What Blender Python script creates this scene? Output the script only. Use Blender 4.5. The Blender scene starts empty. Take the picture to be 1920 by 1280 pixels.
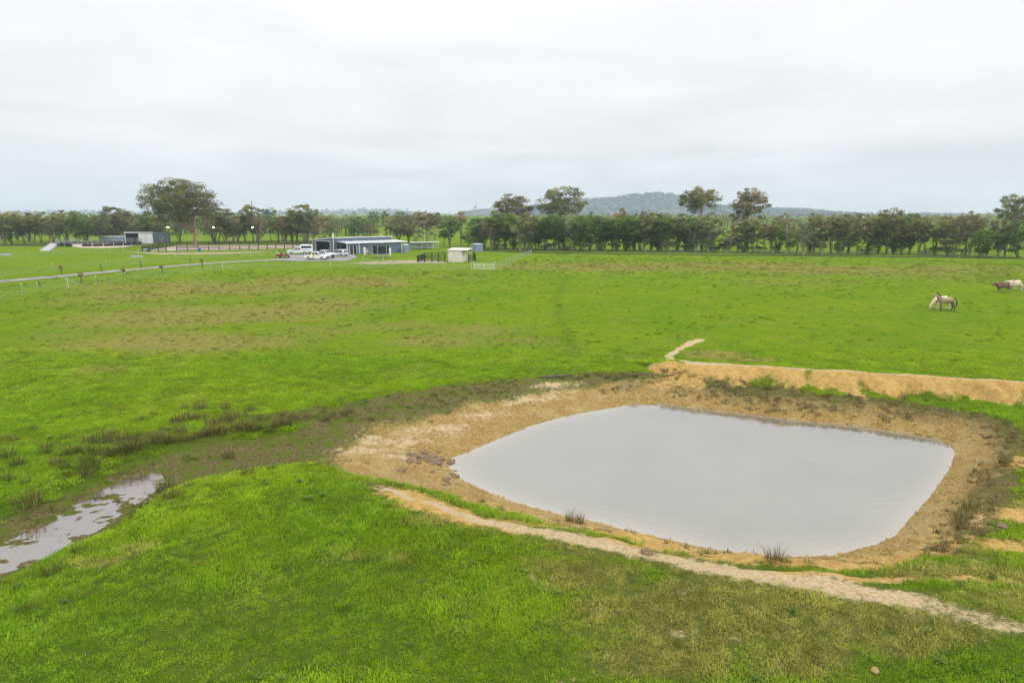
import bpy, bmesh, math, random
import numpy as np
from mathutils import Vector, Matrix

R = math.radians
random.seed(7)
rng = np.random.default_rng(11)
scene = bpy.context.scene
COL = scene.collection

# ------------------------------------------------------------------ camera
CAM_H = 10.0
FPX = 1280.0                       # focal length for a 1920 px wide frame (24 mm lens)
PITCH = math.atan(240 / FPX)       # horizon sits 240 px above the centre
cam_data = bpy.data.cameras.new("camera")
cam_data.lens = 24.0
cam_data.sensor_width = 36.0
cam_data.clip_end = 20000
cam_data.clip_start = 0.1
cam = bpy.data.objects.new("camera", cam_data)
cam.location = (0, 0, CAM_H)
cam.rotation_euler = (math.pi / 2 - PITCH, 0, 0)
COL.objects.link(cam)
scene.camera = cam

# ------------------------------------------------------------------ world: even overcast sky (brighter overhead, as cloud decks are)
SUN_EL, SUN_AZ = 38.0, 128.0
world = bpy.data.worlds.new("World")
scene.world = world
world.use_nodes = True
wt = world.node_tree
wt.nodes.clear()
def wn(t, **k):
    n = wt.nodes.new(t)
    for a, b in k.items(): setattr(n, a, b)
    return n
sky = wn('ShaderNodeTexSky', sky_type='NISHITA', sun_disc=False)
sky.sun_elevation = R(SUN_EL); sky.sun_rotation = R(SUN_AZ)
sky.air_density = 1.0; sky.dust_density = 3.0
sbg = wn('ShaderNodeBackground'); sbg.inputs['Strength'].default_value = 0.08
wt.links.new(sky.outputs[0], sbg.inputs['Color'])
tc = wn('ShaderNodeTexCoord')
sep = wn('ShaderNodeSeparateXYZ'); wt.links.new(tc.outputs['Generated'], sep.inputs[0])
# cloud deck brightness: rises smoothly to three times the horizon's at the zenith, as under an even overcast
clampz = wn('ShaderNodeMath', operation='MAXIMUM'); wt.links.new(sep.outputs['Z'], clampz.inputs[0]); clampz.inputs[1].default_value = 0.0
SKY_H = 0.88
l1 = wn('ShaderNodeMath', operation='MULTIPLY_ADD'); wt.links.new(clampz.outputs[0], l1.inputs[0]); l1.inputs[1].default_value = 1.35 * SKY_H; l1.inputs[2].default_value = 0.65 * SKY_H
lum = wn('ShaderNodeMath', operation='MULTIPLY_ADD'); wt.links.new(clampz.outputs[0], lum.inputs[0]); wt.links.new(l1.outputs[0], lum.inputs[1])
lum.inputs[2].default_value = SKY_H
# soft cloud streaks, projected on a flat deck
zoff = wn('ShaderNodeMath', operation='ADD'); wt.links.new(clampz.outputs[0], zoff.inputs[0]); zoff.inputs[1].default_value = 0.12
dx = wn('ShaderNodeMath', operation='DIVIDE'); wt.links.new(sep.outputs['X'], dx.inputs[0]); wt.links.new(zoff.outputs[0], dx.inputs[1])
dy = wn('ShaderNodeMath', operation='DIVIDE'); wt.links.new(sep.outputs['Y'], dy.inputs[0]); wt.links.new(zoff.outputs[0], dy.inputs[1])
cmb = wn('ShaderNodeCombineXYZ'); wt.links.new(dx.outputs[0], cmb.inputs[0]); wt.links.new(dy.outputs[0], cmb.inputs[1])
cn = wn('ShaderNodeTexNoise'); cn.inputs['Scale'].default_value = 0.8; cn.inputs['Detail'].default_value = 6.0
cn.inputs['Roughness'].default_value = 0.52; cn.inputs['Distortion'].default_value = 0.5
wt.links.new(cmb.outputs[0], cn.inputs['Vector'])
cr = wn('ShaderNodeMapRange'); wt.links.new(cn.outputs['Fac'], cr.inputs['Value'])
cr.inputs['From Min'].default_value = 0.3; cr.inputs['From Max'].default_value = 0.7
cr.inputs['To Min'].default_value = 0.89; cr.inputs['To Max'].default_value = 1.09
lm = wn('ShaderNodeMath', operation='MULTIPLY'); wt.links.new(lum.outputs[0], lm.inputs[0]); wt.links.new(cr.outputs[0], lm.inputs[1])
tint = wn('ShaderNodeMapRange'); wt.links.new(clampz.outputs[0], tint.inputs['Value']); tint.inputs['From Max'].default_value = 0.3
cmix = wn('ShaderNodeMix', data_type='RGBA'); wt.links.new(tint.outputs[0], cmix.inputs[0])
cmix.inputs[6].default_value = (1.015, 1.0, 1.02, 1); cmix.inputs[7].default_value = (1.0, 0.995, 1.012, 1)
cbg = wn('ShaderNodeBackground'); wt.links.new(cmix.outputs[2], cbg.inputs['Color']); wt.links.new(lm.outputs[0], cbg.inputs['Strength'])
wmix = wn('ShaderNodeMixShader'); wmix.inputs[0].default_value = 0.93        # cloud cover
wt.links.new(sbg.outputs[0], wmix.inputs[1]); wt.links.new(cbg.outputs[0], wmix.inputs[2])
wo = wn('ShaderNodeOutputWorld'); wt.links.new(wmix.outputs[0], wo.inputs['Surface'])

# ------------------------------------------------------------------ sun veiled by cloud
sun_data = bpy.data.lights.new("sun", 'SUN')
sun_data.energy = 1.5
sun_data.angle = R(14)
sun_data.color = (1.0, 0.96, 0.9)
sun = bpy.data.objects.new("sun", sun_data)
az = R(SUN_AZ)
sdir = Vector((math.sin(az) * math.cos(R(SUN_EL)), math.cos(az) * math.cos(R(SUN_EL)), math.sin(R(SUN_EL))))
sun.rotation_euler = (-sdir).to_track_quat('-Z', 'Y').to_euler()
sun.location = (0, 0, 60)
COL.objects.link(sun)

# ------------------------------------------------------------------ colour management, sampling
scene.view_settings.view_transform = 'Standard'
scene.view_settings.look = 'None'
scene.view_settings.exposure = 0.0
scene.view_settings.gamma = 1.0
scene.view_settings.use_curve_mapping = False
scene.render.engine = 'CYCLES'
scene.cycles.max_bounces = 6
scene.cycles.diffuse_bounces = 3
scene.cycles.volume_bounces = 1
scene.cycles.transparent_max_bounces = 8
scene.cycles.use_denoising = True
scene.cycles.denoiser = 'OPENIMAGEDENOISE'
scene.cycles.denoising_input_passes = 'RGB_ALBEDO_NORMAL'
scene.cycles.denoising_prefilter = 'ACCURATE'
scene.cycles.caustics_reflective = False
scene.cycles.caustics_refractive = False

# ================================================================== helpers
def tag(o, label=None, cat=None, group=None, kind=None):
    if label: o["label"] = label
    if cat: o["category"] = cat
    if group: o["group"] = group
    if kind: o["kind"] = kind
    return o

def empty(name, loc=(0, 0, 0), rz=0.0, label=None, cat=None, group=None):
    o = bpy.data.objects.new(name, None)
    o.empty_display_size = 0.3
    o.location = loc; o.rotation_euler = (0, 0, rz)
    COL.objects.link(o)
    return tag(o, label, cat, group)

def ray(px, py):
    a, b = (px - 960) / FPX, (640 - py) / FPX
    return a, math.cos(PITCH) + b * math.sin(PITCH), -math.sin(PITCH) + b * math.cos(PITCH)

def G0(px, py, z=0.0):
    """point of the level z seen at this place of the photograph"""
    dx, dy, dz = ray(px, py)
    t = (z - CAM_H) / dz
    return dx * t, dy * t

def link_mesh(name, me, mat=None, parent=None, loc=None, rz=0.0):
    o = bpy.data.objects.new(name, me)
    if mat is not None and len(me.materials) == 0: me.materials.append(mat)
    COL.objects.link(o)
    if parent is not None: o.parent = parent
    if loc is not None: o.location = loc
    if rz: o.rotation_euler = (0, 0, rz)
    return o

class MB:
    """collects simple solids into one mesh"""
    def __init__(s): s.v = []; s.f = []
    def add(s, vs, fs):
        n = len(s.v); s.v += [tuple(p) for p in vs]; s.f += [tuple(i + n for i in f) for f in fs]; return s
    def box(s, x0, x1, y0, y1, z0, z1):
        vs = [(x0,y0,z0),(x1,y0,z0),(x1,y1,z0),(x0,y1,z0),(x0,y0,z1),(x1,y0,z1),(x1,y1,z1),(x0,y1,z1)]
        return s.add(vs, [(0,3,2,1),(4,5,6,7),(0,1,5,4),(1,2,6,5),(2,3,7,6),(3,0,4,7)])
    def hexa(s, bottom, top):
        vs = list(bottom) + list(top)
        return s.add(vs, [(0,3,2,1),(4,5,6,7),(0,1,5,4),(1,2,6,5),(2,3,7,6),(3,0,4,7)])
    def tube(s, pts, rad, n=6, caps=True):
        pts = [Vector(p) for p in pts]
        if not hasattr(rad, '__len__'): rad = [rad] * len(pts)
        rings = []
        for i, p in enumerate(pts):
            d = (pts[min(i + 1, len(pts) - 1)] - pts[max(i - 1, 0)])
            if d.length < 1e-9: d = Vector((0, 0, 1))
            d.normalize()
            up = Vector((0, 0, 1)) if abs(d.z) < 0.95 else Vector((1, 0, 0))
            a = d.cross(up).normalized(); b = d.cross(a).normalized()
            rings.append([p + (a * math.cos(2*math.pi*k/n) + b * math.sin(2*math.pi*k/n)) * rad[i] for k in range(n)])
        base = len(s.v)
        for r in rings: s.v += [tuple(q) for q in r]
        for i in range(len(rings) - 1):
            for k in range(n):
                a0 = base + i*n + k; a1 = base + i*n + (k+1) % n
                s.f.append((a0, a0 + n, a1 + n, a1))
        if caps:
            s.f.append(tuple(base + k for k in range(n)))
            s.f.append(tuple(base + (len(rings)-1)*n + k for k in reversed(range(n))))
        return s
    def prism(s, prof, y0, y1, inset=None):
        """profile (x,z) extruded along y; inset(z) narrows it"""
        n = len(prof); ins = inset or (lambda z: 0.0)
        a = [(x, y0 + ins(z), z) for x, z in prof]; b = [(x, y1 - ins(z), z) for x, z in prof]
        fs = [tuple(range(n)), tuple(reversed(range(n, 2*n)))]
        for i in range(n):
            j = (i + 1) % n
            fs.append((j, i, i + n, j + n))
        return s.add(a + b, fs)
    def lathe(s, prof, n=24):
        base = len(s.v)
        for r, z in prof:
            for k in range(n):
                s.v.append((r*math.cos(2*math.pi*k/n), r*math.sin(2*math.pi*k/n), z))
        for i in range(len(prof) - 1):
            for k in range(n):
                a0 = base + i*n + k; a1 = base + i*n + (k+1) % n
                s.f.append((a0, a1, a1 + n, a0 + n))
        return s
    def mesh(s, name, smooth=False):
        me = bpy.data.meshes.new(name)
        me.from_pydata(s.v, [], s.f); me.update()
        bm = bmesh.new(); bm.from_mesh(me); bmesh.ops.recalc_face_normals(bm, faces=bm.faces); bm.to_mesh(me); bm.free()
        if smooth:
            for p in me.polygons: p.use_smooth = True
        return me
    def build(s, name, mat, parent=None, loc=None, rz=0.0, bevel=0.0, smooth=False):
        o = link_mesh(name, s.mesh(name, smooth), mat, parent, loc, rz)
        if bevel:
            m = o.modifiers.new("bevel", 'BEVEL'); m.width = bevel; m.segments = 2; m.limit_method = 'ANGLE'
        return o

def np_mesh(name, verts, faces, attrs=None, smooth=False):
    """fast mesh from numpy arrays; faces (n,3) or (n,4)"""
    me = bpy.data.meshes.new(name)
    nv, nf, k = len(verts), len(faces), faces.shape[1]
    me.vertices.add(nv); me.vertices.foreach_set("co", np.ascontiguousarray(verts, dtype=np.float32).ravel())
    me.loops.add(nf * k); me.loops.foreach_set("vertex_index", np.ascontiguousarray(faces, dtype=np.int32).ravel())
    me.polygons.add(nf)
    me.polygons.foreach_set("loop_start", np.arange(0, nf * k, k, dtype=np.int32))
    me.polygons.foreach_set("loop_total", np.full(nf, k, dtype=np.int32))
    if smooth: me.polygons.foreach_set("use_smooth", np.ones(nf, dtype=bool))
    me.update(calc_edges=True)
    for an, av in (attrs or {}).items():
        at = me.attributes.new(an, 'FLOAT', 'POINT'); at.data.foreach_set("value", np.ascontiguousarray(av, dtype=np.float32))
    return me

def copy_tree(o, parent=None):
    c = o.copy(); COL.objects.link(c)
    if parent is not None: c.parent = parent
    for ch in list(o.children): copy_tree(ch, c)
    return c

ONES = ["", "first", "second", "third", "fourth", "fifth", "sixth", "seventh", "eighth", "ninth", "tenth", "eleventh", "twelfth",
        "thirteenth", "fourteenth", "fifteenth", "sixteenth", "seventeenth", "eighteenth", "nineteenth"]
TENS = {2: "twenty", 3: "thirty", 4: "forty", 5: "fifty", 6: "sixty", 7: "seventy", 8: "eighty", 9: "ninety"}
def ordw(n):
    if n < 20: return ONES[n]
    t, o = divmod(n, 10)
    return (TENS[t][:-1] + "ieth") if o == 0 else TENS[t] + "-" + ONES[o]

# ------------------------------------------------------------------ numpy noise
def _hash(ix, iy, s):
    h = (ix.astype(np.int64) * 374761393 + iy.astype(np.int64) * 668265263 + s * 974711) & 0x7fffffff
    h = ((h ^ (h >> 13)) * 1274126177) & 0x7fffffff
    h = h ^ (h >> 16)
    return (h & 0xffff) / 65535.0
def vnoise(x, y, s=0):
    ix = np.floor(x); iy = np.floor(y); fx = x - ix; fy = y - iy
    fx = fx*fx*(3-2*fx); fy = fy*fy*(3-2*fy)
    a = _hash(ix, iy, s); b = _hash(ix+1, iy, s); c = _hash(ix, iy+1, s); d = _hash(ix+1, iy+1, s)
    return (a*(1-fx)+b*fx)*(1-fy) + (c*(1-fx)+d*fx)*fy
def fbm(x, y, s=0, o=4):
    t = 0; a = 0.5; n = 0
    for i in range(o):
        t = t + a*vnoise(x, y, s+i*17); n += a; a *= 0.5; x = x*2.03+3.1; y = y*2.03+1.7
    return t/n
def sstep(a, b, v):
    t = np.clip((v-a)/(b-a), 0, 1); return t*t*(3-2*t)

# ------------------------------------------------------------------ node helpers
def new_mat(name):
    m = bpy.data.materials.new(name); m.use_nodes = True
    nt = m.node_tree; nt.nodes.clear()
    return m, nt
class NT:
    def __init__(s, nt): s.nt = nt
    def n(s, t, **k):
        n = s.nt.nodes.new(t)
        for a, b in k.items(): setattr(n, a, b)
        return n
    def l(s, a, b): s.nt.links.new(a, b)
    def noise(s, vec, scale, detail=3, rough=0.55, dist=0.0):
        n = s.n('ShaderNodeTexNoise'); n.inputs['Scale'].default_value = scale; n.inputs['Detail'].default_value = detail
        n.inputs['Roughness'].default_value = rough; n.inputs['Distortion'].default_value = dist
        if vec is not None: s.l(vec, n.inputs['Vector'])
        return n.outputs['Fac']
    def math(s, op, a, b=None, c=None, clamp=False):
        n = s.n('ShaderNodeMath', operation=op); n.use_clamp = clamp
        for i, v in enumerate((a, b, c)):
            if v is None: continue
            if isinstance(v, (int, float)): n.inputs[i].default_value = v
            else: s.l(v, n.inputs[i])
        return n.outputs[0]
    def rng(s, v, a, b, c=0.0, d=1.0, smooth=True):
        n = s.n('ShaderNodeMapRange'); n.interpolation_type = 'SMOOTHSTEP' if smooth else 'LINEAR'
        s.l(v, n.inputs['Value'])
        for k, q in zip(('From Min', 'From Max', 'To Min', 'To Max'), (a, b, c, d)): n.inputs[k].default_value = q
        return n.outputs[0]
    def mix(s, f, a, b, blend='MIX'):
        n = s.n('ShaderNodeMix', data_type='RGBA'); n.blend_type = blend
        for i, v in ((0, f), (6, a), (7, b)):
            if isinstance(v, (int, float)): n.inputs[i].default_value = v
            elif isinstance(v, tuple): n.inputs[i].default_value = (*v, 1) if len(v) == 3 else v
            else: s.l(v, n.inputs[i])
        return n.outputs[2]
    def attr(s, name, typ='GEOMETRY'):
        n = s.n('ShaderNodeAttribute'); n.attribute_name = name; n.attribute_type = typ
        return n.outputs['Fac']
    def out(s, shader, vol=None):
        o = s.n('ShaderNodeOutputMaterial')
        if shader is not None: s.l(shader, o.inputs['Surface'])
        if vol is not None: s.l(vol, o.inputs['Volume'])
    def bsdf(s, color, rough=0.6, normal=None, metal=0.0, spec=0.5):
        b = s.n('ShaderNodeBsdfPrincipled')
        for k, v in (('Base Color', color), ('Roughness', rough), ('Metallic', metal), ('Specular IOR Level', spec)):
            if isinstance(v, tuple): b.inputs[k].default_value = (*v, 1)
            elif isinstance(v, (int, float)): b.inputs[k].default_value = v
            else: s.l(v, b.inputs[k])
        if normal is not None: s.l(normal, b.inputs['Normal'])
        return b.outputs[0]
    def bump(s, h, strength=0.5, dist=0.05):
        b = s.n('ShaderNodeBump'); b.inputs['Strength'].default_value = strength; b.inputs['Distance'].default_value = dist
        s.l(h, b.inputs['Height']); return b.outputs[0]

def simple_mat(name, col, rough=0.6, var=0.12, scale=3.0, metal=0.0, bump=0.0, spec=0.4):
    m, nt = new_mat(name); t = NT(nt)
    tcn = t.n('ShaderNodeTexCoord').outputs['Object']
    f = t.noise(tcn, scale, 4, 0.6)
    a = tuple(c * (1 - var) for c in col); b = tuple(min(1, c * (1 + var)) for c in col)
    c = t.mix(t.rng(f, 0.3, 0.7), a, b)
    nrm = t.bump(t.noise(tcn, scale * 6, 3), bump, 0.02) if bump else None
    t.out(t.bsdf(c, rough, nrm, metal, spec))
    return m

# ================================================================== terrain
WATER_Z = -0.9
PUDDLE_Z = -0.60
pond_px = [(843,872),(850,858),(905,836),(990,800),(1080,776),(1150,765),(1190,758),(1250,758),(1330,768),(1400,776),(1500,788),
           (1600,797),(1700,812),(1760,822),(1785,838),(1788,850),(1780,880),(1760,905),(1740,935),(1700,975),(1680,1000),(1640,1022),
           (1560,1038),(1500,1043),(1430,1042),(1350,1032),(1250,1010),(1150,985),(1060,968),(960,940),(900,915),(860,895)]
POND = np.array([G0(x, y, WATER_Z) for x, y in pond_px])
def W(pts, z): return np.array([G0(x, y, z) for x, y in pts])
PATH_NEAR = W([(700,900),(760,925),(840,952),(920,972),(1000,990),(1100,1010),(1200,1034),(1300,1054),(1400,1072),(1500,1090),(1600,1110),(1700,1126),(1800,1150),(1920,1180),(2100,1225)], 0.35)
MOUND_LEFT = W([(700,900),(600,905),(480,950),(320,1040),(150,1170),(0,1300)], 0.3)
GULLY = W([(-260,1170),(-120,1105),(0,1048),(120,995),(200,946),(280,903),(420,872),(560,855),(680,838),(790,845)], -0.6)
PUDDLE_LINE = GULLY[:6]
CREST_FAR = W([(1232,668),(1270,676),(1330,680),(1400,684),(1500,690),(1600,696),(1700,702),(1800,709),(1920,717),(2060,728)], 0.85)
PATH_FAR = np.vstack([W([(1312,637)], .0), W([(1280,648)], .12), W([(1255,660)], .3), W([(1258,668)], .55)]); PATH_FAR = np.vstack([PATH_FAR, W([(1290,676),(1400,684),(1500,690),(1600,696),(1700,702),(1800,709),(1920,717),(2060,728)], 0.8)])

def seg_dist(P, poly, closed=False):
    """distance to a polyline, parameter along it and side (+ left of travel)"""
    best = np.full(len(P), 1e9); par = np.zeros(len(P)); side = np.zeros(len(P))
    n = len(poly); acc = 0.0
    for i in range(n if closed else n - 1):
        a = poly[i]; b = poly[(i + 1) % n]; ab = b - a; L = np.hypot(*ab)
        t = np.clip(((P - a) @ ab) / (L * L), 0, 1)
        q = P - (a + t[:, None] * ab); d = np.hypot(q[:, 0], q[:, 1])
        m = d < best
        best[m] = d[m]; par[m] = acc + t[m] * L
        side[m] = np.sign(ab[0] * q[m, 1] - ab[1] * q[m, 0])
        acc += L
    return best, par, side
def inside(P, poly):
    r = np.zeros(len(P), bool); n = len(poly); x, y = P[:, 0], P[:, 1]
    for i in range(n):
        x0, y0 = poly[i]; x1, y1 = poly[(i + 1) % n]
        c = ((y0 > y) != (y1 > y)) & (x < (x1 - x0) * (y - y0) / (y1 - y0 + 1e-12) + x0)
        r ^= c
    return r
def idw(P, ctrl):
    num = 0; den = 0
    for px, py, v in ctrl:
        cx, cy = G0(px, py, -0.5)
        w = 1.0 / ((P[:, 0] - cx)**2 + (P[:, 1] - cy)**2 + 2.0)**1.6
        num = num + w * v; den = den + w
    return num / den
def blob(P, px, py, rx, ry, z=0.2, rot=0.0):
    cx, cy = G0(px, py, z)
    dx, dy = P[:, 0] - cx, P[:, 1] - cy
    c, s = math.cos(R(rot)), math.sin(R(rot))
    u, v = (dx * c + dy * s) / rx, (-dx * s + dy * c) / ry
    return np.exp(-(u * u + v * v))

LUMPS = [(1310,1.6,1.0),(1400,1.9,1.0),(1475,1.8,1.0),(1565,1.5,.95),(1640,1.9,1.1),(1715,1.8,1.15),(1812,1.9,1.2),(1905,2.0,1.15),(1990,2.2,1.1)]
def terrain(P):
    """height and surface masks for points (n,2)"""
    x, y = P[:, 0], P[:, 1]
    z = 0.5 * (fbm(x / 60 + 9, y / 60, 1, 3) - 0.5) * sstep(30, 70, y)
    far = sstep(350, 1500, y)
    z = z + far * 14 * (fbm(x / 700, y / 700, 5, 3) - 0.42)
    M = {k: np.zeros(len(P)) for k in ('mud', 'bog', 'clay', 'pale', 'weed')}
    dryp = np.zeros(len(P))
    near = (y < 75) & (y > 3) & (x > -50) & (x < 75)
    Q = P[near]; xn, yn = Q[:, 0], Q[:, 1]
    fade = 1 - sstep(55, 72, yn)
    zt = z[near] + fade * (0.10 * (fbm(xn / 5, yn / 5, 21, 3) - 0.5) + 0.07 * (fbm(xn / 1.1, yn / 1.1, 22, 3) - 0.5))
    dN, sN, _ = seg_dist(Q, PATH_NEAR)
    zt += 0.38 * np.exp(-(dN / 3.0)**2)
    dM, _, _ = seg_dist(Q, MOUND_LEFT)
    zt += 0.32 * np.exp(-(dM / 2.6)**2) * sstep(0.5, 3.0, dN)
    dG, sG, _ = seg_dist(Q, GULLY)
    zt -= 0.66 * np.exp(-(dG / 2.3)**4)
    # spoil bank beyond the pond
    dC, sC, side = seg_dist(Q, CREST_FAR)
    fw = np.full(len(Q), 1.7); lump = np.full(len(Q), 0.0)
    for px, w, hgt in LUMPS:
        cx = G0(px, 700, 0.8)[0]
        g = np.exp(-((xn + 1.2 * (fbm(xn / 1.2, yn / 1.2, 91, 3) - 0.5) - cx) / (w * 0.6))**2)
        lump = np.maximum(lump, g * hgt)
    front = side < 0
    h = 0.80 + 0.22 * (fbm(xn / 2.2, yn / 9, 95, 3) - 0.4)
    wfront = 1.0 + 1.75 * lump; wback = 3.6
    prof = np.where(front, 1 - sstep(0.15, 1.0, dC / wfront), 1 - sstep(0.0, 1.0, dC / wback))
    endt = sstep(-0.5, 1.6, sC)
    prof = np.where(front, prof * (1 - 0.42 * (1 - np.clip(lump, 0, 1)) * sstep(.15, .7, dC)), prof)
    zt += h * prof * (0.35 + 0.65 * endt)
    # pond basin
    d, _, _ = seg_dist(Q, POND, True)
    ins = inside(Q, POND)
    slope = idw(Q, [(1790,850,.42),(1500,785,.42),(1300,760,.36),(1100,768,.16),(950,800,.10),(800,850,.075),(900,930,.30),(1100,985,.36),(1300,1035,.36),(1560,1060,.34),(1720,980,.42)])
    dsg = d + 0.35 * (fbm(xn / 1.3, yn / 1.3, 31, 3) - 0.5)
    zb = np.where(ins, WATER_Z - 0.03 - 0.16 * d, WATER_Z + slope * np.maximum(dsg, -0.05))
    k = 0.22
    hh = np.clip(0.5 + 0.5 * (zb - zt) / k, 0, 1)
    zz = zb * (1 - hh) + zt * hh - k * hh * (1 - hh)
    # ------------------------------------------------ masks
    nz = fbm(xn / 2.2, yn / 2.2, 41, 4); nf = fbm(xn / 0.5, yn / 0.5, 42, 3)
    Wm = idw(Q, [(1790,850,2.0),(1600,800,1.7),(1400,778,1.8),(1240,758,2.6),(1100,772,3.4),(950,800,4.6),(840,850,6.5),(760,850,6.5),(900,935,2.4),(1000,955,1.5),(1100,985,1.5),(1300,1030,1.5),(1560,1050,1.4),(1720,980,2.0)])
    dj = d + 1.4 * (nz - 0.5) + 0.5 * (nf - 0.5)
    mud = np.where(ins, 1.0, 1 - sstep(0.60, 1.22, dj / Wm))
    # turf of the near mound runs right up to the beach, so the mud stops there
    mud *= 1 - 0.42 * sstep(2.2, 6.5, d)
    mud *= 1 - sstep(-0.28, 0.05, zz) * (blob(Q, 620, 930, 7, 3.2) > 0.25)
    bogw = idw(Q, [(1790,850,0.8),(1600,790,1.2),(1400,770,1.6),(1240,750,1.5),(1100,755,2.2),(950,775,3.8),(800,800,4.5),(700,850,2.0),(1000,960,0.2),(1300,1040,0.2),(1720,990,0.9)])
    bog = (1 - sstep(0.6, 1.1, (dj - Wm) / bogw)) * (~ins)
    gw = 2.3 + 2.2 * sstep(9, 22, sG)
    bog = np.maximum(bog, 1 - sstep(0.55, 1.05, (dG + 1.6 * (nz - 0.5)) / gw))
    bog = np.maximum(bog, 0.9 * blob(Q, 640, 790, 5.0, 2.2, -0.3) * (0.6 + 0.8 * nz))
    bog = np.maximum(bog, 0.75 * blob(Q, 330, 830, 6.0, 1.6, -0.2) * (0.4 + 1.0 * nz))
    bog *= 1 - sstep(-0.30, -0.02, zz) * (dM < 4.5) * (dN > 0.4)
    weed = (1 - sstep(0.3, 1.2, np.abs(d - Wm * 0.9) / (0.9 * np.maximum(bogw, 0.3)))) * (~ins) * sstep(0.9, 1.4, idw(Q, [(1790,850,2),(1500,770,2),(1250,745,1.6),(1100,750,.9),(950,780,.3),(800,800,0),(1000,960,0),(1300,1040,0.2),(1560,1060,.8),(1720,990,2)]))
    clay = np.where(front, 1 - sstep(0.5, 1.25, dC / wfront + 0.9 * (nz - 0.5) + 0.4 * (nf - 0.5)), 1 - sstep(0.1, 0.7, dC)) * (0.5 + 0.5 * endt)
    gap = 1 - sstep(0.15, 0.6, lump + 0.5 * (nz - 0.5)) 
    clay *= 1 - (0.05 + 0.5 * sstep(.5, .65, fbm(xn / 1.1, yn / 1.1, 97, 3))) * gap * sstep(1480, 1540, (xn / yn) * FPX * 1.0 + 960) * front
    for a in [(1490,1083,1.5,.32),(1640,1090,1.2,.28),(1590,1085,2.6,.3),(1890,1010,1.0,.6),(1915,960,.8,.7),(1840,1085,1.3,.25),(1270,705,2.2,.9),(785,930,2.4,1.05,.4,-44),(855,953,2.0,.9,.4,-42),(930,971,1.6,.55,.4,-36),(1180,1018,1.8,.25,.2,-15),(1915,860,.8,1.0),
              (1030,985,1.6,.25,.1,-10),(1350,1052,1.5,.25,.1,-10)]:
        clay = np.maximum(clay, 0.95 * blob(Q, *a))
    strip = (1 - sstep(0.3, 1.0, np.abs(d - 1.7) / 1.2)) * blob(Q, 1250, 1030, 14, 6) * (~ins)
    clay = np.maximum(clay, 0.9 * strip * sstep(.22, .46, nz))
    pale = 1 - sstep(0.22, 1.10, dN * (0.55 + 0.9 * nz) / (0.46 + 0.30 * sstep(2, 12, sN)))
    pale *= (1 - 0.58 * sstep(13.5, 23, sN)) * (0.55 + 0.9 * fbm(xn / .9, yn / .9, 93, 3))
    dryp[near] = np.maximum(0.8 * np.exp(-(dN / 1.0)**2), 0.75 * strip) * fade
    dPF, sPF, _ = seg_dist(Q, PATH_FAR)
    pale = np.maximum(pale, 1 - sstep(0.35, 1.1, (dPF + .5 * (nf - .5)) / (0.36 + 0.25 * (1 - sstep(2, 4, sPF)))))
    for a in [(690,838,2.0,.6,-.5),(740,822,2.2,.7,-.5),(830,800,2.2,.8,-.5,25),(900,775,2.0,.7,-.5,30),(1000,745,2.5,.7,-.4,25),(1040,728,2.0,.6,-.4,20),(740,850,1.3,.5,-.6)]:
        pale = np.maximum(pale, 0.72 * blob(Q, *a))
    for a in [(1060,1260,.3,.2),(1290,1180,.5,.2),(1750,1160,2.0,.35),(1830,1172,1.6,.3),(1370,1190,.35,.2),(935,717,.8,.5,0),(450,1085,.3,.2),(350,1180,.25,.2),(1000,1082,.25,.25),(1270,1112,.3,.25),(1650,1085,1.2,.3),(1820,960,.8,.8),(1850,1040,1.0,.4)]:
        pale = np.maximum(pale, 0.38 * blob(Q, *a))
    zz += mud * (~ins) * sstep(0, .4, d) * (0.07 * (nf - 0.5) + 0.05 * (vnoise(xn / 0.22, yn / 0.22, 55) - 0.5))
    zz += (0.10 + 0.07 * np.exp(-(dG / 1.6)**2)) * bog * (fbm(xn / 0.45, yn / 0.30, 57, 3) - 0.5) * (1 - mud) + 0.10 * np.exp(-(dG / 1.7)**2) * (vnoise(xn / .24, yn / .17, 58) - 0.5) * (1 - mud)
    zz += clay * front * (0.34 * (fbm(xn / 0.45, yn / 2.4, 58, 3) - 0.5) + 0.75 * (fbm(xn / 1.7, yn / 3.0, 59, 2) - 0.5)) * sstep(0.1, .6, dC)
    z[near] = zz
    for kk, vv in (('mud', mud), ('bog', bog), ('clay', clay), ('pale', pale), ('weed', weed)): M[kk][near] = np.clip(vv, 0, 1) * fade
    # dry, rank and lush pasture
    def dblob(px, py, rx, ry, z0=0.0): return blob(P, px, py, rx, ry, z0)
    dry = np.zeros(len(P))
    for a in [(330,640,14,6,1.0),(420,590,16,9,1.0),(250,600,10,8,.9),(620,570,12,9,.8),(560,620,8,4,.8),(800,640,7,4,.7),(700,610,9,5,.7),(900,620,6,5,.6),(980,640,5,3,.6),(120,630,6,5,.8),
              (400,540,22,14,1.0),(600,530,20,14,.9),(250,560,12,9,.9),(1150,500,32,16,1.0),(1350,500,32,16,1.0),(1550,505,30,16,.95),(1800,505,30,16,.8),(1000,500,22,12,.6),(1480,530,14,10,.6),(1750,520,16,8,.7),(800,520,16,9,.5),
              (180,690,5,2.5,.5),(620,690,6,3,.25)]:
        dry = np.maximum(dry, dblob(*a[:4]) * a[4] * .86)
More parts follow.
